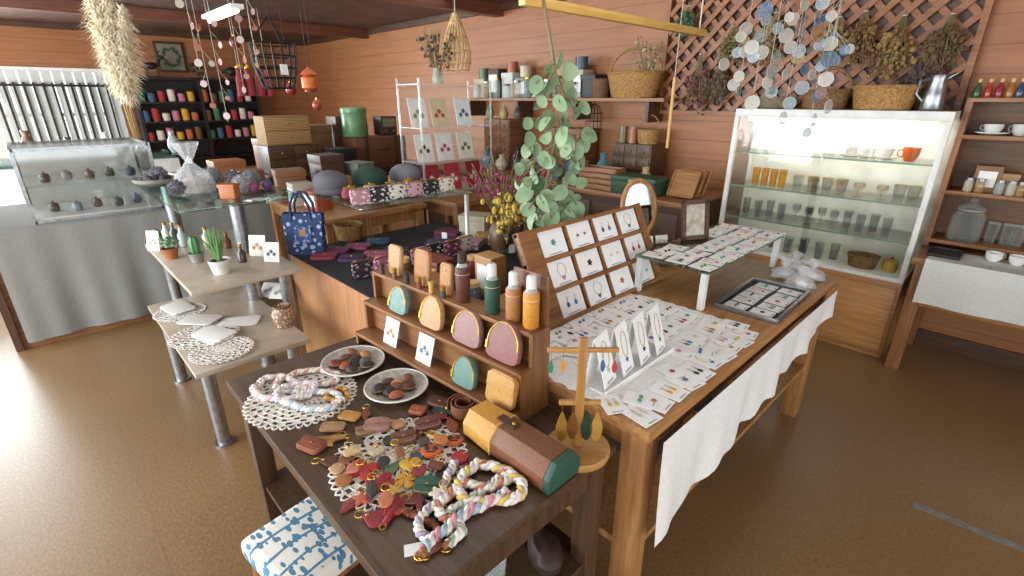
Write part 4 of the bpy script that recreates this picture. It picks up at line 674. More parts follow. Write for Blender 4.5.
p=V((-2.15,1.98,.713)); t=thing('vase','brown stoneware vase holding colourful dried flowers behind the rack','vase',p); B().lathe([(.05,0),(.075,.06),(.07,.14),(.04,.19),(.045,.21)],n=20).out('body',paint('#6a4a36',.4),t); ring(B(),.043,.21,.006).out('rim',paint('#6a4a36',.4),t)
bunch('magenta dried flowers standing in the brown vase',(p.x,p.y,.86),.42,.26,'#983a64','#6e2a4c',36,False,.012); bunch('yellow mimosa flowers in front of the brown vase',(p.x+.12,p.y-.06,.80),.3,.14,'#d3ba5a','#ab9038',46,False,.018)
bunch('cream dried statice leaning right of the brown vase',(p.x+.1,p.y+.16,.78),.34,.16,'#d6c8a4','#a8946e',28,False,.016)
# ---------------------------------------------------------------- step rack with leather goods
RM=Tr(-1.26,.865,.7005)@Rz(3.5); RW=wood('#8f613a','#6c4524','X')
t=thing('step_rack','three step brown wooden rack of leather goods on dark table','rack',M=RM); TI=[(-.085,-.01,.05),(-.035,.04,.165),(.015,.09,.275)]
for y0,y1,z in TI: B().box(-.40,y0,z-.014,.395,y1,z).out('step',RW,t,bev=.003)
for y,z0_,z1_ in((-.006,.0,.15),(.042,.05,.26)): B().box(-.40,y,z0_,.395,y+.008,z1_).out('riser',RW,t)
SPF=[(-.085,0),(-.085,.05),(-.035,.05),(-.035,.165),(.015,.165),(.015,.275),(.095,.275),(.095,0)]
for x in(.395,-.409): B().add([(x,y,z) for y,z in SPF]+[(x+.014,y,z) for y,z in SPF],[tuple(range(8)),tuple(range(8,16))]+[(i,(i+1)%8,8+(i+1)%8,8+i) for i in range(8)]).out('side_panel',wood('#85582f','#654022','Z'),t)
B().box(-.40,.086,0,.30,.094,.275).out('back_panel',RW,t); o=B().box(.27,.086,0,.405,.096,.43).out('back_board',wood('#825430','#603c20','Z'),t,bev=.003); o['label']='tall upright board at the rack end'
def rp(u,v,k,dy=0):
    y0,y1,z=TI[k]; w_=py(u,v,.865+(y0+y1)/2); lx=w_.x+1.26; return RM@V((max(-.36,min(.37,lx)),(y0+y1)/2+dy,z+.0006))
def charm(name,label,cat,M,shape,w,h,th,c,stitch=None,stud=GOLD,flap=None,ring_=False,group=None,eyes=None,zip_=False):
    t=thing(name,label,cat,M=M,group=group); B().plate(outline(shape,w,h),th).out('body',leather(c),t,bev=min(th*.4,.005)); P=outline(shape,w*.86,h*.86)
    if stitch: B().tube([(x,y,th) for x,y in P],.0009,4,True).out('stitching',mat(stitch,None,.8),t)
    if flap: B().plate([(x*.98,y*.5+h*.2) for x,y in outline(shape,w,h)],.003,None,th).out('flap',leather(flap),t,bev=.001)
    if zip_:
        Q=[(x*.93,y*.93,th+.0005) for x,y in outline(shape,w,h,40) if y>-h*.18]; Q.sort(key=lambda q:-math.atan2(q[1]+h*.12,q[0])); B().tube(Q,.0022,5).out('zip',GOLD,t); x,y,_=Q[0]; B().box(x-.004,y-.022,th,x+.004,y+.002,th+.003).out('zip_pull',GOLD,t)
    if stud: B().ball((0,-h*.02 if flap else h*.3,th+(.003 if flap else 0)),.0045,1,1,.6,10,5).out('snap',stud,t)
    if ring_: B().tube([(.011*cos(k*PI/8),h/2+.009+.011*sin(k*PI/8),th*.5+.002) for k in range(16)],.0015,5,True).out('key_ring',GOLD,t)
    if eyes:
        for s in(-1,1): B().ball((s*w*.2,h*.06,th),.0075,n=8,k=4).out('eye',BLACK,t)
        B().box(-w*.2,-h*.22,th,w*.2,-h*.16,th+.0015).out('mouth',BLACK,t)
    return t
UPM=lambda p,h,yaw=3.5,lean=76: Tr(p)@Rz(yaw)@Rx(lean)@Tr(0,h/2,0)
for u,v,k,shape,w,h,c,nm in ((404,300,1,'dome',.105,.1,'#76928a','teal green dome shaped zip pouch on middle step of rack'),(434,312,1,'dome',.115,.115,'#c2946a','tan leather dome shaped zip pouch on middle step of rack'),(467,325,1,'dome',.13,.115,'#96706c','mauve leather dome shaped zip pouch on middle step of rack'),(501,342,1,'dome',.135,.125,'#8a5a54','reddish brown dome zip pouch at right of middle step'),
   (463,365,0,'dome',.105,.1,'#5c8074','teal dome zip pouch on the bottom step of rack'),(497,383,0,'rect',.11,.105,'#b88840','mustard leather square case on bottom step of rack')):
    p=rp(u,v,k,-.008); charm('leather_pouch',nm,'pouch',UPM(p,h),shape,w,h,.02,c,stitch='#a89068' if shape=='rect' else None,flap=c if shape=='rect' else None,stud=GOLD if shape=='rect' else None,zip_=shape=='dome',group='leather pouches on the step rack')
for u,a,nm in((395,'#a8743c','white photo card with brown motif on bottom step of rack'),(424,'#4a6a7a','white photo card with blue motif on bottom step of rack')): stand_card(nm,rp(u,345,0,-.01),.08,.1,'#eceae4',a,3.5,74,'photo_card',group='photo cards on the rack')
for i,(u,c,cc,h_,nm) in enumerate(((463,'#5a2f22','#3a2a24',.12,'dark brown leather wrapped bottle with dark cap on top step'),(490,'#234a38','#dcdad4',.11,'dark green leather wrapped bottle with white cap on top step'),(510,'#a8703c','#e2e0da',.105,'tan leather wrapped spray bottle with white cap on top step'),(531,'#c9862e','#e2e0da',.11,'orange leather wrapped bottle with white cap at right of top step'))):
    t=thing('spray_bottle',nm,'bottle',rp(u,300,2),0,'leather wrapped bottles'); r=.024
    B().lathe([(r*.9,0),(r,.004),(r,h_-.004),(r*.9,h_)],n=22).out('leather_sleeve',leather(c),t); B().lathe([(r*.8,h_),(r*.55,h_+.012),(r*.5,h_+.016)],n=18).out('neck',film('#dfe6e6',.5),t); B().lathe([(r*.62,h_+.012),(r*.6,h_+.045),(r*.4,h_+.05),(.002,h_+.05)],n=18).out('cap',paint(cc,.3),t); B().tube([(r*1.005*cos(k*PI/10),r*1.005*sin(k*PI/10),h_*.8) for k in range(20)],.001,4,True).out('stitching',mat('#d9c49a',None,.8),t)
for i,(u,w_,h_,c,nm) in enumerate(((400,.08,.115,'#bb9060','pale tan upright leather card holder, leftmost on top step'),(424,.085,.13,'#a8723a','brown upright leather card holder on top step'),(446,.062,.11,'#b07c48','tan upright leather card holder beside dark brown bottle'))):
    p=rp(u,262,2,.005); charm('card_holder',nm,'card holder',UPM(p,h_,3.5,84),'rect',w_,h_,.016,c,stitch='#8d6a40',group='upright card holders')
for i,u in enumerate((394,405,416,427,438,449)):
    c=['#3a2a22','#7a4a2c','#2a2a30','#8a3a2c','#c9a050','#3a4a3c'][i]; t=thing('lip_case','tiny %s leather cylinder case on front of top step'%['black brown','chestnut','charcoal','brick red','yellow','dark green'][i],'case',rp(u,274,2,-.027),0,'tiny cylinder cases'); B().cyl((0,0,0),(0,0,.026),.009,n=14).out('body',leather(c),t); B().cyl((0,0,.026),(0,0,.04),.0095,n=14).out('cap',GOLD if i%2 else leather(c),t)
# ---------------------------------------------------------------- front table top goods
Z=.7004
def doily(label,p,R_,rz=0,group=None,rings=6,spokes=32,c='#ebe7dd'):
    t=B(); k=spokes; h=.0018
    for i in range(rings):
        r=R_*(.14+.74*i/(rings-1)); t.tube([(r*(1+.03*cos(a*8*2*PI/64))*cos(2*PI*a/64),r*(1+.03*cos(a*8*2*PI/64))*sin(2*PI*a/64),h) for a in range(64)],.0017 if R_<.1 else .0026,4,True)
    for i in range(k): a=2*PI*i/k; t.tube([(R_*.05*cos(a),R_*.05*sin(a),h),(R_*.9*cos(a),R_*.9*sin(a),h)],.0016 if R_<.1 else .002,4)
    for i in range(k): a=2*PI*i/k; w=PI/k; t.tube([(R_*.88*cos(a-w),R_*.88*sin(a-w),h),(R_*.97*cos(a-w*.6),R_*.97*sin(a-w*.6),h),(R_*cos(a),R_*sin(a),h),(R_*.97*cos(a+w*.6),R_*.97*sin(a+w*.6),h),(R_*.88*cos(a+w),R_*.88*sin(a+w),h)],.0018 if R_<.1 else .003,4)
    t.plate(outline('oval',R_*.34,R_*.34,24),.0025)
    for i in range(rings-1):
        r0,r1=R_*(.14+.74*i/(rings-1)),R_*(.14+.74*(i+1)/(rings-1))
        for q in range(k):
            if (q+i)%2==0: a0,a1=2*PI*q/k,2*PI*(q+1)/k; t.add([(r0*cos(a0),r0*sin(a0),h),(r1*cos(a0),r1*sin(a0),h),(r1*cos(a1),r1*sin(a1),h),(r0*cos(a1),r0*sin(a1),h)],[(0,1,2,3)])
    o=tag(t.out('doily',mat(c,None,.9),None),label,'doily',group); o.location=p; o.rotation_euler=(0,0,rad(rz)); return o
doily('white crochet doily under the braided necklaces on dark table',pz(302,397,Z),.17,rings=8,spokes=44); doily('white crochet doily under leather charms on dark table',pz(400,460,Z),.18,rings=8,spokes=44)
def bowl(label,p,R_,cols,nm):
    t=thing('plate',label,'plate',p); m=mat('#b9b5ab','#918c83',.35,0,'noise',60,.08)
    B().lathe([(R_*.6,0),(R_*.97,.02),(R_,.024),(R_*.95,.024),(R_*.6,.006),(.002,.006)],n=36).out('dish',m,t); ring(B(),R_*.985,.024,.003,36).out('rim',mat('#d6d2c8',None,.3),t)
    for i,c in enumerate(cols):
        a=i*2.4; r=R_*.16*math.sqrt(i)*1.3; q=p+V((r*cos(a),r*sin(a),.0065+(.004 if r>R_*.5 else 0))); s=thing('brooch','%s oval leather brooch in %s'%(c[0],nm)+', %s from the centre'%ORD[i],'brooch',q,rr(0,180),'brooches in '+nm)
        B().ball((0,0,.011),.025,1,.75,.5,14,7).out('body',leather(c[1]),s); B().tube([(.0255*cos(k*PI/8),.019*sin(k*PI/8),.011) for k in range(16)],.0014,4,True).out('edging',leather('#a8865a'),s)
bowl('grey speckled ceramic plate of brooches, farther one near the rack',pz(354,366,Z),.11,[('black','#26221f'),('dark brown','#4c2c1e'),('rust','#a04c2a'),('grey','#5a5a5c'),('brown','#6a4028'),('black','#2a2422'),('tan','#a87444'),('dark red','#6c2420'),('black','#201d1c'),('chestnut','#7d4628')],'the farther plate')
bowl('grey speckled ceramic plate of brooches, nearer one',pz(397,391,Z),.103,[('brown','#6a4028'),('tan','#b5824c'),('black','#26221f'),('maroon','#5a2320'),('dark brown','#4c2c1e'),('rust','#9c5030'),('brown','#704630'),('black','#2a2422')],'the nearer plate')
def braid(t,pts,cols,r,closed=False):
    P=[V(p) for p in pts]; 
    if closed: P=P+[P[0]]
    st=r*.4; Q=[P[0]]; acc=0
    for a,b_ in zip(P,P[1:]):
        L=(b_-a).length; s=st-acc
        while s<L: Q.append(a.lerp(b_,s/L)); s+=st
        acc=L-(s-st)
    m=len(Q)
    for k,c in enumerate(cols):
        S_=[]
        for i,p in enumerate(Q):
            d=(Q[min(i+1,m-1)]-Q[max(i-1,0)]).normalized() if m>1 else V((1,0,0)); nrm=d.cross(V((0,0,1))); nrm=nrm.normalized() if nrm.length>1e-5 else V((1,0,0)); ph=i*.62+2*PI*k/len(cols); S_.append(p+nrm*cos(ph)*r*.62+V((0,0,1))*sin(ph)*r*.45)
        B().tube(S_,[r*.58*(1+.25*sin(i*1.3+k*2)) for i in range(m)],7).out('strand',mat(c,None,.95,0,'noise',160,.35),t,ang=80)
def beads(label,p,rx,ry,rz,cols,br=.0065,name='cord_necklace',cat='necklace',twist=1,zz=.004):
    t=thing(name,label,cat,p,rz); pts=[]
    for i in range(80):
        a=2*PI*i/80; k=1+.1*sin(3*a+twist)+.05*sin(7*a); pts.append(V((rx*cos(a)*k,ry*sin(a)*k,zz+br)))
    braid(t,pts,cols,br,True); B().cyl((rx*1.06,0,zz+br-.006),(rx*1.06,0,zz+br+.006),.005,n=10).out('clasp',GOLD,t)
beads('white and pink braided cord necklace coiled on doily, leftmost',pz(281,392,Z),.1,.055,20,['#e9e4da','#d9b0b2','#ece8e0'],.0105); beads('white and coral braided cord necklace on doily, middle',pz(308,383,Z),.095,.055,60,['#e9e5dc','#cf988c','#e2d6c4'],.0105,twist=3); beads('cream and blue braided cord necklace on doily, nearest',pz(312,403,Z),.1,.045,35,['#e3ddce','#a8bcc8','#ece8e0'],.0105,twist=5)
beads('lilac and white braided cord bracelet inside the coils on doily',pz(296,396,Z),.06,.04,80,['#cbbccf','#ece8e0','#e4dcd4'],.0095,'cord_bracelet','bracelet',2,.012)
beads('amber cord bracelet on doily beside necklaces',pz(338,398,Z),.035,.03,0,['#c08a44','#d8b070','#b0783a'],.008,'cord_bracelet','bracelet')
CH=[
(312,447,'rect',.085,.055,.016,'#8f4a32',20,'#80402a','key_case','key case','rust red leather key case at left edge of dark table'),
(333,428,'rect',.075,.045,.01,'#a87c58',46,None,'leather_tag','leather tag','tan rectangular leather tag beside the rust key case'),
(350,417,'rect',.07,.045,.01,'#c08a40',30,None,'leather_tag','leather tag','mustard leather tag between plates and key case'),
(378,427,'dome',.085,.06,.018,'#9c7068',50,'#9c7068','coin_purse','coin purse','mauve leather coin purse before the nearer plate'),
(354,440,'leaf',.04,.075,.008,'#5a3a2a',110,None,'leather_charm','charm','dark brown leaf charm left of red charms'),
(345,462,'flower',.06,.06,.01,'#8c5a3c',0,None,'leather_charm','charm','brown flower shaped charm on nearer doily left'),
(363,471,'butterfly',.08,.066,.009,'#b83a32',30,None,'leather_charm','charm','bright red butterfly charm on the nearer doily'),
(381,484,'butterfly',.07,.06,.009,'#9c2c2a',80,None,'leather_charm','charm','deep red butterfly charm overlapping doily front edge'),
(410,466,'heart',.06,.06,.011,'#e0b23a',60,None,'leather_charm','charm','yellow heart charm in the centre of nearer doily'),
(404,440,'rect',.075,.055,.016,'#7a4a34',65,'#6a3e2a','key_case','key case','chestnut leather key case above yellow heart'),
(431,453,'oval',.062,.054,.014,'#d06a30',46,None,'leather_charm','charm','orange face charm with black eyes left of red round charm'),
(454,442,'oval',.056,.048,.014,'#bc5a2c',46,None,'leather_charm','charm','orange brown face charm with black eyes near leather roll'),
(428,489,'dome',.075,.065,.018,'#2c5646',40,'#2c5646','coin_purse','coin purse','dark green coin purse in front of orange charm'),
(460,460,'oval',.05,.05,.016,'#a82c2a',0,None,'leather_charm','charm','red round charm beside the leather roll'),
(428,426,'dome',.085,.06,.018,'#6d3a34',70,'#6d3a34','coin_purse','coin purse','wine brown coin purse behind the orange charm'),
(440,405,'rect',.08,.055,.016,'#4f2820',20,'#472219','key_case','key case','dark maroon key case near end of the plates'),
(452,426,'leaf',.042,.08,.008,'#8a4a2c',70,None,'leather_charm','charm','brick brown leaf charm beside the rolled strap'),
(393,510,'heart',.06,.06,.013,'#b43236',10,None,'leather_charm','charm','red heart charm at front edge of dark table'),
(375,520,'drop',.052,.064,.012,'#8c3034',120,None,'leather_charm','charm','dark red drop shaped charm near the table front corner'),
(411,501,'rect',.07,.038,.01,'#6f3a2a',46,None,'leather_tag','leather tag','brown leather tag beside red heart charm'),
(446,474,'drop',.05,.07,.011,'#2f2622',15,None,'leather_charm','charm','black drop charm in front of red round charm'),
(328,444,'flower',.045,.045,.01,'#c8985a',15,None,'leather_charm','charm','small sandy flower charm behind rust key case'),
(376,453,'heart',.05,.05,.011,'#d3c4a4',50,None,'leather_charm','charm','cream heart charm above the red butterflies'),
(417,437,'flower',.05,.05,.01,'#5a2420',0,None,'leather_charm','charm','maroon flower charm above the orange face charm'),
(392,470,'leaf',.036,.07,.008,'#5d7a5c',20,None,'leather_charm','charm','sage green leaf charm left of the yellow heart'),
(345,480,'drop',.045,.058,.01,'#a86a3c',30,None,'leather_charm','charm','caramel drop charm at left rim of nearer doily'),
(362,500,'flower',.05,.05,.01,'#c4604e',10,None,'leather_charm','charm','salmon flower charm near front of nearer doily'),
(468,401,'rect',.06,.04,.014,'#8a5a34',35,'#7a4a28','key_case','key case','small brown flap case beside the rack bottom step'),
(390,442,'oval',.045,.04,.012,'#2e2a28',0,None,'leather_charm','charm','black round charm near mauve purse'),
(405,482,'butterfly',.055,.05,.008,'#d8a03a',40,None,'leather_charm','charm','golden butterfly charm right of the deep red one'),
(366,432,'rect',.06,.04,.013,'#8c6a4a',70,'#7a5a3c','key_case','key case','hazel key case left of mauve purse'),
(418,412,'rect',.055,.04,.013,'#a5583a',30,'#954c30','key_case','key case','copper brown key case in front of nearer plate'),
(366,415,'leaf',.034,.062,.008,'#7c4430',60,None,'leather_charm','charm','chestnut leaf charm beside mustard tag'),
(440,418,'heart',.046,.046,.011,'#7c2c30',30,None,'leather_charm','charm','ruby heart charm in front of maroon key case'),
(338,470,'oval',.042,.042,.011,'#c09a70',0,None,'leather_charm','charm','biscuit round charm outside left rim of nearer doily'),
(330,462,'drop',.044,.056,.01,'#5c3426',140,None,'leather_charm','charm','dark umber drop charm right of rust key case'),
(394,492,'flower',.046,.046,.01,'#dcb65a',30,None,'leather_charm','charm','pale yellow flower charm above front red heart'),
(350,505,'leaf',.034,.062,.008,'#8d3a34',20,None,'leather_charm','charm','red brown leaf charm at front left of nearer doily'),
(416,458,'drop',.04,.052,.01,'#3c5a6a',80,None,'leather_charm','charm','steel blue drop charm between yellow heart and orange charm'),
(398,426,'oval',.05,.042,.013,'#bc8a64',30,None,'leather_charm','charm','sandy oval charm right of mauve purse'),
]
CH2=[(420,472,'heart',.04,.04,'#8a2c30',70,'tiny crimson heart charm right of yellow heart'),(372,490,'leaf',.03,.06,'#3f3a34',60,'charcoal leaf charm beneath the deep red butterfly'),(352,452,'rect',.045,.028,'#d0b080',80,'small sand tag left of cream heart'),(440,440,'drop',.036,.05,'#c27c38',100,'honey drop charm between the two orange charms'),(437,494,'flower',.042,.042,'#e0d4bc',20,'ivory flower charm right of green coin purse'),
(384,462,'oval',.034,.034,'#2c2624',0,'tiny black round charm right of cream heart'),(400,452,'leaf',.028,.055,'#94603c',80,'fawn leaf charm lying above yellow heart'),(436,466,'rect',.04,.026,'#70382c',30,'slim russet tag in front of orange face charm'),(352,470,'heart',.036,.036,'#c47a64',10,'tiny salmon heart charm left of bright red butterfly'),(424,442,'oval',.034,.034,'#4a3c30',0,'small olive brown round charm above orange face charm'),(386,500,'drop',.036,.05,'#c4724c',60,'terracotta drop charm above the front red heart')]
for u,v,sh,w,h,th,c,ro,fl,nm,ca,lb in CH:
    face='charm with black eyes' in lb
    charm(nm,lb,ca,flat(u,v,.7035,ro),sh,w*.94,h*.94,th*.85,c,stitch='#a88c60' if sh in('rect','dome') else None,flap=fl,ring_=sh in('heart','drop','flower','butterfly','leaf') and not face,eyes=face,stud=None if face or sh in('leaf','butterfly') else GOLD,group='leather charms and cases on dark table')
for i,(u,v,sh,w,h,c,ro,lb) in enumerate(CH2):
    charm('leather_charm' if sh!='rect' else 'leather_tag',lb,'charm' if sh!='rect' else 'leather tag',flat(u,v,.7165,ro)@Rx(4),sh,w,h,.007,c,ring_=True,stud=None,group='small charms lying over the others')
for i,(u,v,c,ro,lb) in enumerate(((387,520,'#a02c34',30,'red leather tassel at front of dark table'),(440,503,'#5a3a2a',80,'brown leather tassel beside cord lanyards'),(341,437,'#a87c44',150,'tan leather tassel near the rust key case'),(420,512,'#7c3230',60,'maroon leather tassel near the front corner'),(455,413,'#33433c',120,'dark green leather tassel near the maroon key case'))):
    t=thing('leather_tassel',lb,'tassel',group='leather tassels',M=flat(u,v,.7115,ro)@Rx(90)); b=B()
    for k in range(14): a=2*PI*k/14; b.tube([(.006*cos(a),.006*sin(a),0),(.007*cos(a),.006*sin(a),-.03),(.012*cos(a)*rr(.8,1.3),.006*sin(a),-.068+rr(-.004,.004))],.0017,4)
    b.out('fringe',leather(c),t); B().cyl((0,0,-.006),(0,0,.012),.008,.0065,12).out('cap',leather(c),t); B().tube([(.008*cos(k*PI/6),0,.019+.008*sin(k*PI/6)) for k in range(12)],.0014,4,True).out('key_ring',GOLD,t)
t=thing('leather_strap','brown rolled up leather strap beside the leather roll case','leather strap',pz(464,413,.7005),30); b=B(); vs=[]; n=60
for k in range(n+1):
    a=rad(20+900*k/n); r=.022+.03*k/n
    for dr,z in((0,0),(0,.042),(-.0045,.042),(-.0045,0)): vs.append(((r+dr)*cos(a),(r+dr)*sin(a),z))
b.add(vs,[(i*4+j,(i+1)*4+j,(i+1)*4+(j+1)%4,i*4+(j+1)%4) for i in range(n) for j in range(4)]+[(0,1,2,3),(n*4,n*4+1,n*4+2,n*4+3)]); b.out('strap',leather('#7a4a2c'),t); B().ball((.051*cos(rad(200)),.051*sin(rad(200)),.02),.006).out('snap',GOLD,t)
def lanyard(label,pxs,cols,r=.0085,z=.703):
    P0=[pz(u,v,z+r) for u,v in pxs]; o=P0[0].copy(); o.z=z; t=thing('cord_lanyard',label,'lanyard',o,0,'braided cord lanyards'); pts=[]
    for i in range(len(P0)-1):
        a,b_=P0[max(i-1,0)],P0[i]; c,d=P0[i+1],P0[min(i+2,len(P0)-1)]
        for k in range(10):
            f=k/10; pts.append(.5*((2*b_)+(c-a)*f+(2*a-5*b_+4*c-d)*f*f+(3*b_-a-3*c+d)*f**3))
    pts.append(P0[-1]); pts=[p_-o for p_ in pts]
    braid(t,pts,cols,r); B().tube([(pts[-1].x+.012*cos(k*PI/6),pts[-1].y+.012*sin(k*PI/6),.004) for k in range(12)],.0018,5,True).out('clasp',GOLD,t); d=(pts[-1]-pts[-4]).normalized(); B().cyl(pts[-1]-d*.012,pts[-1]+d*.008,r*.95,r*.7,12).out('end_cap',leather('#8a5a34'),t)
lanyard('white and yellow chunky cord lanyard looping at table front',[(480,462),(464,475),(458,490),(470,502),(494,500),(516,498),(522,484),(504,470),(482,464)],['#ece8df','#dcc068','#e8d6d2'],.0125)
lanyard('white pink and blue cord lanyard hanging toward front corner',[(508,492),(482,505),(462,515),(448,528),(432,540),(424,552)],['#e9e4da','#cf8c98','#a4bac8'],.0125)
lanyard('cream and coral cord lanyard behind the front ones',[(492,465),(508,478),(488,488),(466,484),(448,496),(438,510),(450,520)],['#e4dcc8','#c87a68','#e8e4da'],.0115)
lanyard('white and lilac cord lanyard along the left of front loops',[(455,462),(446,480),(440,500),(425,512),(418,528),(430,540)],['#e6e2da','#b0a0ba','#e4dccc'],.0105)
lanyard('pale green and white cord lanyard crossing the front loops',[(500,478),(478,494),(462,505),(450,512),(462,530),(446,545)],['#e6e4da','#a8bca0','#ece8df'],.0105)
lanyard('brown leather cord lanyard at the front corner of table',[(395,507),(412,514),(428,522),(440,532),(436,547),(420,554)],['#6a3a26','#8a4e30','#7a4430'],.008)
t=thing('price_tag','small white paper tag at front edge of dark table','tag',M=flat(416,549,.7006,60)); B().box(-.025,-.015,0,.025,.015,.0012).out('card',PAPER,t); B().tube([(.025,0,.001),(.04,.01,.001),(.055,0,.001)],.0008,4).out('string',STRING,t)
# boxy faceted leather case
p1,p2=pz(478,426,.702),pz(562,482,.702); ax=(p2-p1); L=ax.length; t=thing('leather_roll_case','large boxy brown and mustard leather case with green end','leather case',M=frame(p1,ax,V((-ax.y,ax.x,0))))
HX=[(-.062,.002),(-.062,.044),(-.034,.08),(.034,.08),(.062,.044),(.062,.002)]
def sec(s): return [(y*s,.04+(z-.04)*s) for y,z in HX]
def seg(b,x0,x1,s0,s1):
    A,C_=sec(s0),sec(s1); n=6; b.add([(x0,y,z) for y,z in A]+[(x1,y,z) for y,z in C_],[(i,(i+1)%n,n+(i+1)%n,n+i) for i in range(n)]+[tuple(range(n)),tuple(range(n,2*n))])
b=B(); seg(b,L*.30,L*.97,.97,1.0); b.out('body',leather('#7a4a2e'),t,bev=.005,ang=25); b=B(); seg(b,0,L*.38,.92,1.02); b.out('flap',leather('#c4903c'),t,bev=.005,ang=25); b=B(); seg(b,L*.97,L*1.03,1.03,1.0); b.out('end_panel',leather('#235040'),t,bev=.005,ang=25)
b=B(); b.tube([(L*.365,y*1.025,.04+(z-.04)*1.025) for y,z in sec(1.0)],.0012,4,True); b.out('stitching',mat('#d9c49a',None,.8),t); B().box(L*.3,-.012,.08,L*.5,.012,.0855).out('strap',leather('#4a2818'),t); B().ball((L*.47,0,.0865),.006).out('snap',GOLD,t)
# earring stand
HW=wood('#b98a50','#a07238','X'); HWZ=wood('#b08046','#94652f','Z')
p=V((-.66,.885,.7004)); t=thing('earring_stand','wooden earring stand with round base at right of dark table','earring stand',p,46); B().lathe([(.086,0),(.088,.004),(.088,.016),(.084,.02),(.002,.02)],n=36).out('base',HW,t); B().box(-.011,-.007,.02,.011,.007,.345).out('post',HWZ,t,bev=.002)
B().box(-.09,-.005,.305,.09,.005,.316).out('crossbar',HW,t,bev=.001); B().box(-.055,-.005,.15,.055,.005,.162).out('crossbar',HW,t,bev=.001)
for i,(x,z,c,nm,sh,s) in enumerate(((-.08,.305,'#2e7a5a','green leaf','drop',.5),(-.05,.305,'#c98a2e','small amber drop','oval',.45),(.05,.305,'#3a5f8c','blue disc','oval',.45),(.08,.305,'#a83a34','red drop','drop',.5),(-.046,.15,'#b98a3c','long brass leaf','drop',1.25),(-.018,.15,'#8a5a2a','long bronze leaf','drop',1.15),(.02,.15,'#2f4a38','dark green leaf','drop',1.2),(.046,.15,'#c9a050','long gold leaf','drop',1.25))):
    q=p+Rz(46).to_3x3()@V((x,-.0065,z)); e=thing('earring','%s earring hanging on %s bar of wooden stand'%(nm,'upper' if z>.3 else 'lower'),'earring',q,46,'earrings on the wooden stand'); B().tube([(0,.004,.014),(0,-.004,.010),(0,-.004,-.005),(0,-.003,-.018)],.0009,4).out('hook',GOLD,e); B().plate(outline(sh,.026*s,.075*s,18),.003,Tr(0,-.003,-.018-.036*s)@Rx(90)).out('pendant',mat(c,None,.3,.5) if s>1 else leather(c),e)
tumbler('clear glass tumbler on lower shelf of dark table',V((pz(495,578,.285).x,pz(495,578,.285).y,.281)),.1,.036,film('#c9d2cc',.12,.45))
t=thing('slipper','dark leather slipper standing on lower shelf of dark table','shoe',pz(540,545,.281),60); b=B(); b.plate(outline('oval',.1,.26,30),.014); b.out('sole',BLACK,t); b=B(); b.lathe([(.05,.0),(.052,.03),(.035,.055),(.005,.062)],(0,-.05,.012),20,1,1.5); b.out('upper',leather('#3a2a22'),t)
# ---------------------------------------------------------------- tiered stand goods
def plant(label,loc,c,pot,kind,s=1):
    t=thing('potted_plant',label,'plant',loc,rr(0,90),'small potted plants'); B().lathe([(.03*s,0),(.042*s,.055*s),(.045*s,.06*s),(.038*s,.06*s),(.036*s,.05*s),(.002,.05*s)],n=20).out('pot',paint(pot,.4),t); B().cyl((0,0,.048*s),(0,0,.053*s),.036*s,n=16).out('soil',mat('#3a2c20',None,.9),t); b=B()
    if kind=='aloe':
        for k in range(16): a=k*2.4; r=.05*s*(.3+.7*(k/16)); b.tube([(0,0,.05*s),(r*.5*cos(a),r*.5*sin(a),.11*s),(r*cos(a),r*sin(a),(.2-.04*(k/16))*s)],[.008*s,.007*s,.001],6)
    elif kind=='cactus': b.lathe([(.02*s,.05*s),(.03*s,.08*s),(.03*s,.13*s),(.018*s,.16*s),(.002,.165*s)],n=24,mod=lambda a,j:1+.1*cos(8*a))
    else:
        for k in range(34): a=rr(0,6.3); r=rr(0,.045)*s; b.ball((r*cos(a),r*sin(a),(.07+rr(0,.05))*s),.012*s,1,1,.6,7,4)
    b.out('foliage',mat(c,None,.5),t)
plant('aloe plant in white pot on middle tier of stand',pz(222,273,.751),'#668f54','#dcd8ce','aloe',1.25); plant('round cactus in grey pot on middle tier',pz(198,262,.751),'#4d7a4a','#8d8a84','cactus',.9); plant('bushy succulent in terracotta pot on middle tier',pz(172,258,.751),'#7d9c74','#a5623e','bush',1)
plant('small cactus in cream pot at left of middle tier',pz(160,247,.751),'#55805a','#d6cebb','cactus',.7)
for i,(u,v,c,h_,nm) in enumerate(((168,240,'#d9d7d0',.1,'white small bottle on middle tier left'),(184,246,'#b9c2be',.12,'pale grey bottle on middle tier beside cactus'),(243,262,'#4a3a30',.09,'dark brown bottle at right of aloe'),(208,245,'#cbc4b2',.1,'cream bottle at back of middle tier'),(228,248,'#7a4a30',.08,'brown squat bottle at back of middle tier'),(176,242,'#5a6a58',.11,'moss green bottle at back left of middle tier'))):
    t=thing('bottle',nm,'bottle',pz(u,v,.751),0,'little bottles on the tiered stand'); B().lathe([(.022,0),(.024,h_*.6),(.01,h_*.8),(.01,h_)],n=16).out('body',paint(c,.25),t); B().cyl((0,0,h_),(0,0,h_+.015),.011).out('cap',GOLD,t)
stand_card('small white greeting card with green flowers on middle tier',pz(154,251,.751),.08,.12,'#dedbd2','#6f8a5c',40,78); stand_card('postcard with rust flowers leaning on steel leg, middle tier',pz(258,256,.751),.1,.12,'#ddd5c1','#a0603c',40,78); stand_card('postcard with navy flowers right end of middle tier',pz(272,262,.751),.09,.11,'#e4e1da','#34466a',40,78)
for i,(u,v,R_,nm) in enumerate(((180,312,.13,'back'),(205,335,.16,'wide'),(222,350,.14,'front'))): doily(nm+' white lace doily on bottom tier of stand',pz(u,v,.4505+.004*i),R_,20*i,'lace doilies on bottom tier',6,32,'#e6e1d7')
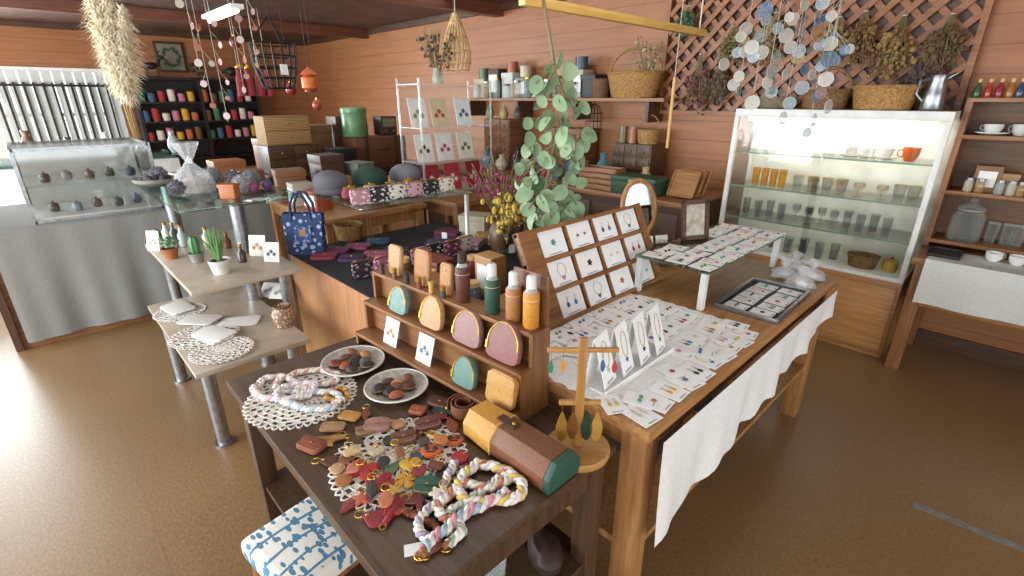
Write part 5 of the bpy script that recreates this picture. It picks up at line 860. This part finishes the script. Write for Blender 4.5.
for i in range(5):
    b=B(); P=[]
    for k in range(60):
        a=2*PI*k/60; c,s_=cos(a),sin(a); q=(abs(c)**7+abs(s_)**7)**(-1/7)*(1+.025*cos(20*a)); P.append((c*q*.1,s_*q*.065))
    b.plate(P,.007); o=tag(b.out('lace_cloth',mat(['#e8e5de','#dedad2','#f0eee8','#e4e0d8','#ece9e2'][i],None,.9,0,'noise',140,.3),bev=.002),['cream lace cloth folded flat at back of bottom tier','pale grey lace cloth folded across bottom tier','white lace cloth stacked near front of bottom tier','ivory lace cloth at the bottom of front stack','folded white lace cloth at right of bottom tier'][i],'cloth','lace cloths on bottom tier'); o.location=pz((178,200,214,214,240)[i],(308,320,334,336,322)[i],(.461,.463,.471,.4635,.451)[i]); o.rotation_euler=(0,0,rad((10,40,25,12,60)[i]))
for i in range(2): stand_card(['stack of white leaflets leaning at right of bottom tier','second white leaflet behind the stack, bottom tier'][i],pz(268+10*i,297+2*i,.4505),.12,.1,'#e4e2dc','#9a98a0',40,40)
t=thing('ceramic_pot','spotted brown ceramic pot at right end of bottom tier','pot',pz(285,326,.4505)); B().lathe([(.04,0),(.055,.04),(.055,.08),(.04,.11),(.045,.12),(.038,.12),(.03,.1)],n=24).out('body',mat('#8a6a50','#c8b8a8',.5,0,'spots',50,.1),t); ring(B(),.043,.12,.005,20).out('rim',paint('#6a4c38'),t)
p=pz(196,192,1.051); t=thing('gift_parcel','clear cellophane gift parcel tied with white ribbon on glass tier','gift',p); B().lathe([(.1,0),(.11,.04),(.09,.11),(.03,.17),(.02,.19),(.06,.27),(.07,.3)],n=40,mod=lambda a,j:1+.07*cos(9*a+j)).out('wrapping',film('#f3f5f6',.3),t); B().lathe([(.07,.004),(.075,.05),(.05,.09),(.01,.1)],n=20).out('contents',mat('#c9bcb0','#988a80',.7),t); b=B()
for s in(-1,1): b.tube([(0,0,.185),(s*.05,.01,.21),(s*.06,0,.185),(0,0,.182)],.006,6)
b.out('ribbon',WHITE,t)
p=pz(157,186,1.051); t=thing('bowl','wide grey bowl filled with dark balls on glass tier','bowl',(p.x,p.y,1.051)); B().lathe([(.05,0),(.12,.03),(.13,.05),(.12,.05),(.05,.01),(.002,.008)],n=30).out('dish',paint('#8f8b83',.4),t); ring(B(),.126,.05,.004,30).out('rim',paint('#8d8880'),t)
for i in range(9): a=i*2.4; r=.03*math.sqrt(i); q=V((p.x+r*cos(a),p.y+r*sin(a),1.088+(.0 if i>3 else .012))); o=tag(B().ball((0,0,0),.026,n=14,k=9).out('felt_ball',mat(['#4a4648','#6a6468','#5c5452'][i%3],None,.9,0,'noise',60,.3)),'%s felt ball in grey bowl, %s from centre'%(['black','grey','brown'][i%3],ORD[i]),'ball','felt balls in the bowl'); o.location=q
for i,(x,y,r,c,nm) in enumerate(((-4.1,.62,.06,'#77747a','grey woolly pompom at far left of glass tier'),(-3.98,.76,.055,'#5f5c60','dark grey woolly pompom behind the grey bowl'),(-3.84,.88,.06,'#8d8a8e','light grey woolly pompom at rear of glass tier'),(-3.66,.96,.055,'#6f6a6c','stone grey woolly pompom behind the gift parcel'),(-3.5,1.02,.06,'#84807e','warm grey woolly pompom at rear right of glass tier'),(-3.36,.92,.055,'#9a9698','pale grey woolly pompom right of the gift parcel'),(-3.5,.6,.05,'#68646a','slate woolly pompom at front edge of glass tier'))):
    b=B(); b.ball((0,0,r),r*.85,n=14,k=9)
    for k in range(160): a=rr(0,6.3); z=rr(-1,1); s_=math.sqrt(1-z*z); d=V((s_*cos(a),s_*sin(a),z)); b.cyl(V((0,0,r))+d*r*.7,V((0,0,r))+d*r*1.05*(1 if z>-.8 else .95),.006,.002,4)
    o=tag(b.out('wool_pompom',mat(c,None,.95,0,'noise',60,.3)),nm,'pompom','woolly pompoms on the glass tier'); o.location=(x,y,1.051)
tin_box('gift_box','orange brown small box at right end of glass tier','box',pz(231,198,1.051),.09,.07,.08,'#b8683a',True,46)
for i,(u,v,c,nm) in enumerate(((255,192,'#98466a','pink'),(268,190,'#6a4a7a','purple'),(246,188,'#c0963e','yellow'))): t=thing('yarn_ball',nm+' yarn ball at right of the glass tier','yarn',pz(u,v,1.051)+V((0,0,.032)),0,'yarn balls on glass tier'); B().ball((0,0,0),.032,n=16,k=10).out('wound_yarn',mat(c,None,.9,0,'knit',60,.4),t); B().tube([(.033*cos(k*PI/8),.033*sin(k*PI/8)*.5,.02*sin(k*PI/4)) for k in range(16)],.003,5,True).out('strand',mat(c,None,.9),t)
# ---------------------------------------------------------------- lights, camera
wd=bpy.data.worlds.new('World'); sc.world=wd; wd.use_nodes=True; bg=wd.node_tree.nodes['Background']; bg.inputs[0].default_value=(.9,.96,1,1); bg.inputs[1].default_value=2.0
def area(name,loc,rot,sx,sy,e,c=(1,1,1)):
    l=bpy.data.lights.new(name,'AREA'); l.shape='RECTANGLE'; l.size=sx; l.size_y=sy; l.energy=e; l.color=c; o=bpy.data.objects.new(name,l); o.location=loc; o.rotation_euler=[rad(a) for a in rot]; col.objects.link(o)
area('window_light_front',(-4.2,-2.58,1.4),(90,0,0),5.0,1.8,330,(.88,.95,1))
area('window_light_front_right',(.4,-2.58,1.45),(90,0,0),3.6,1.7,45,(.93,.97,1))
area('door_light_left',(-10.15,-1.5,1.25),(90,0,-90),2.1,2.4,1100,(.9,.96,1))
area('window_light_right',(2.58,.2,1.45),(90,0,90),4.6,1.6,65,(.93,.97,1))
area('fill_light_shop',(-1.6,1.4,2.5),(0,0,0),2.2,2.2,20,(1,.99,.96))  # added overhead fill to brighten the tables, no ceiling fixture here
area('fill_light_rear',(-5.6,2.6,2.5),(0,0,0),2.5,1.6,16,(1,.98,.94))  # added fill that lifts the rear of the room, separate from the tube lamp
area('cabinet_light',(-.96,3.80,1.455),(35,0,0),1.0,.04,4.5,(1,.97,.9))
cd=bpy.data.cameras.new('Camera'); cd.sensor_width=36; cd.lens=36*FPX/1024; cd.clip_start=.02; co=bpy.data.objects.new('Camera',cd); co.location=(0,0,H); co.rotation_euler=(rad(90)-TH,0,AZ); col.objects.link(co); sc.camera=co
sc.view_settings.view_transform='Standard'; sc.view_settings.look='None'; sc.view_settings.exposure=0
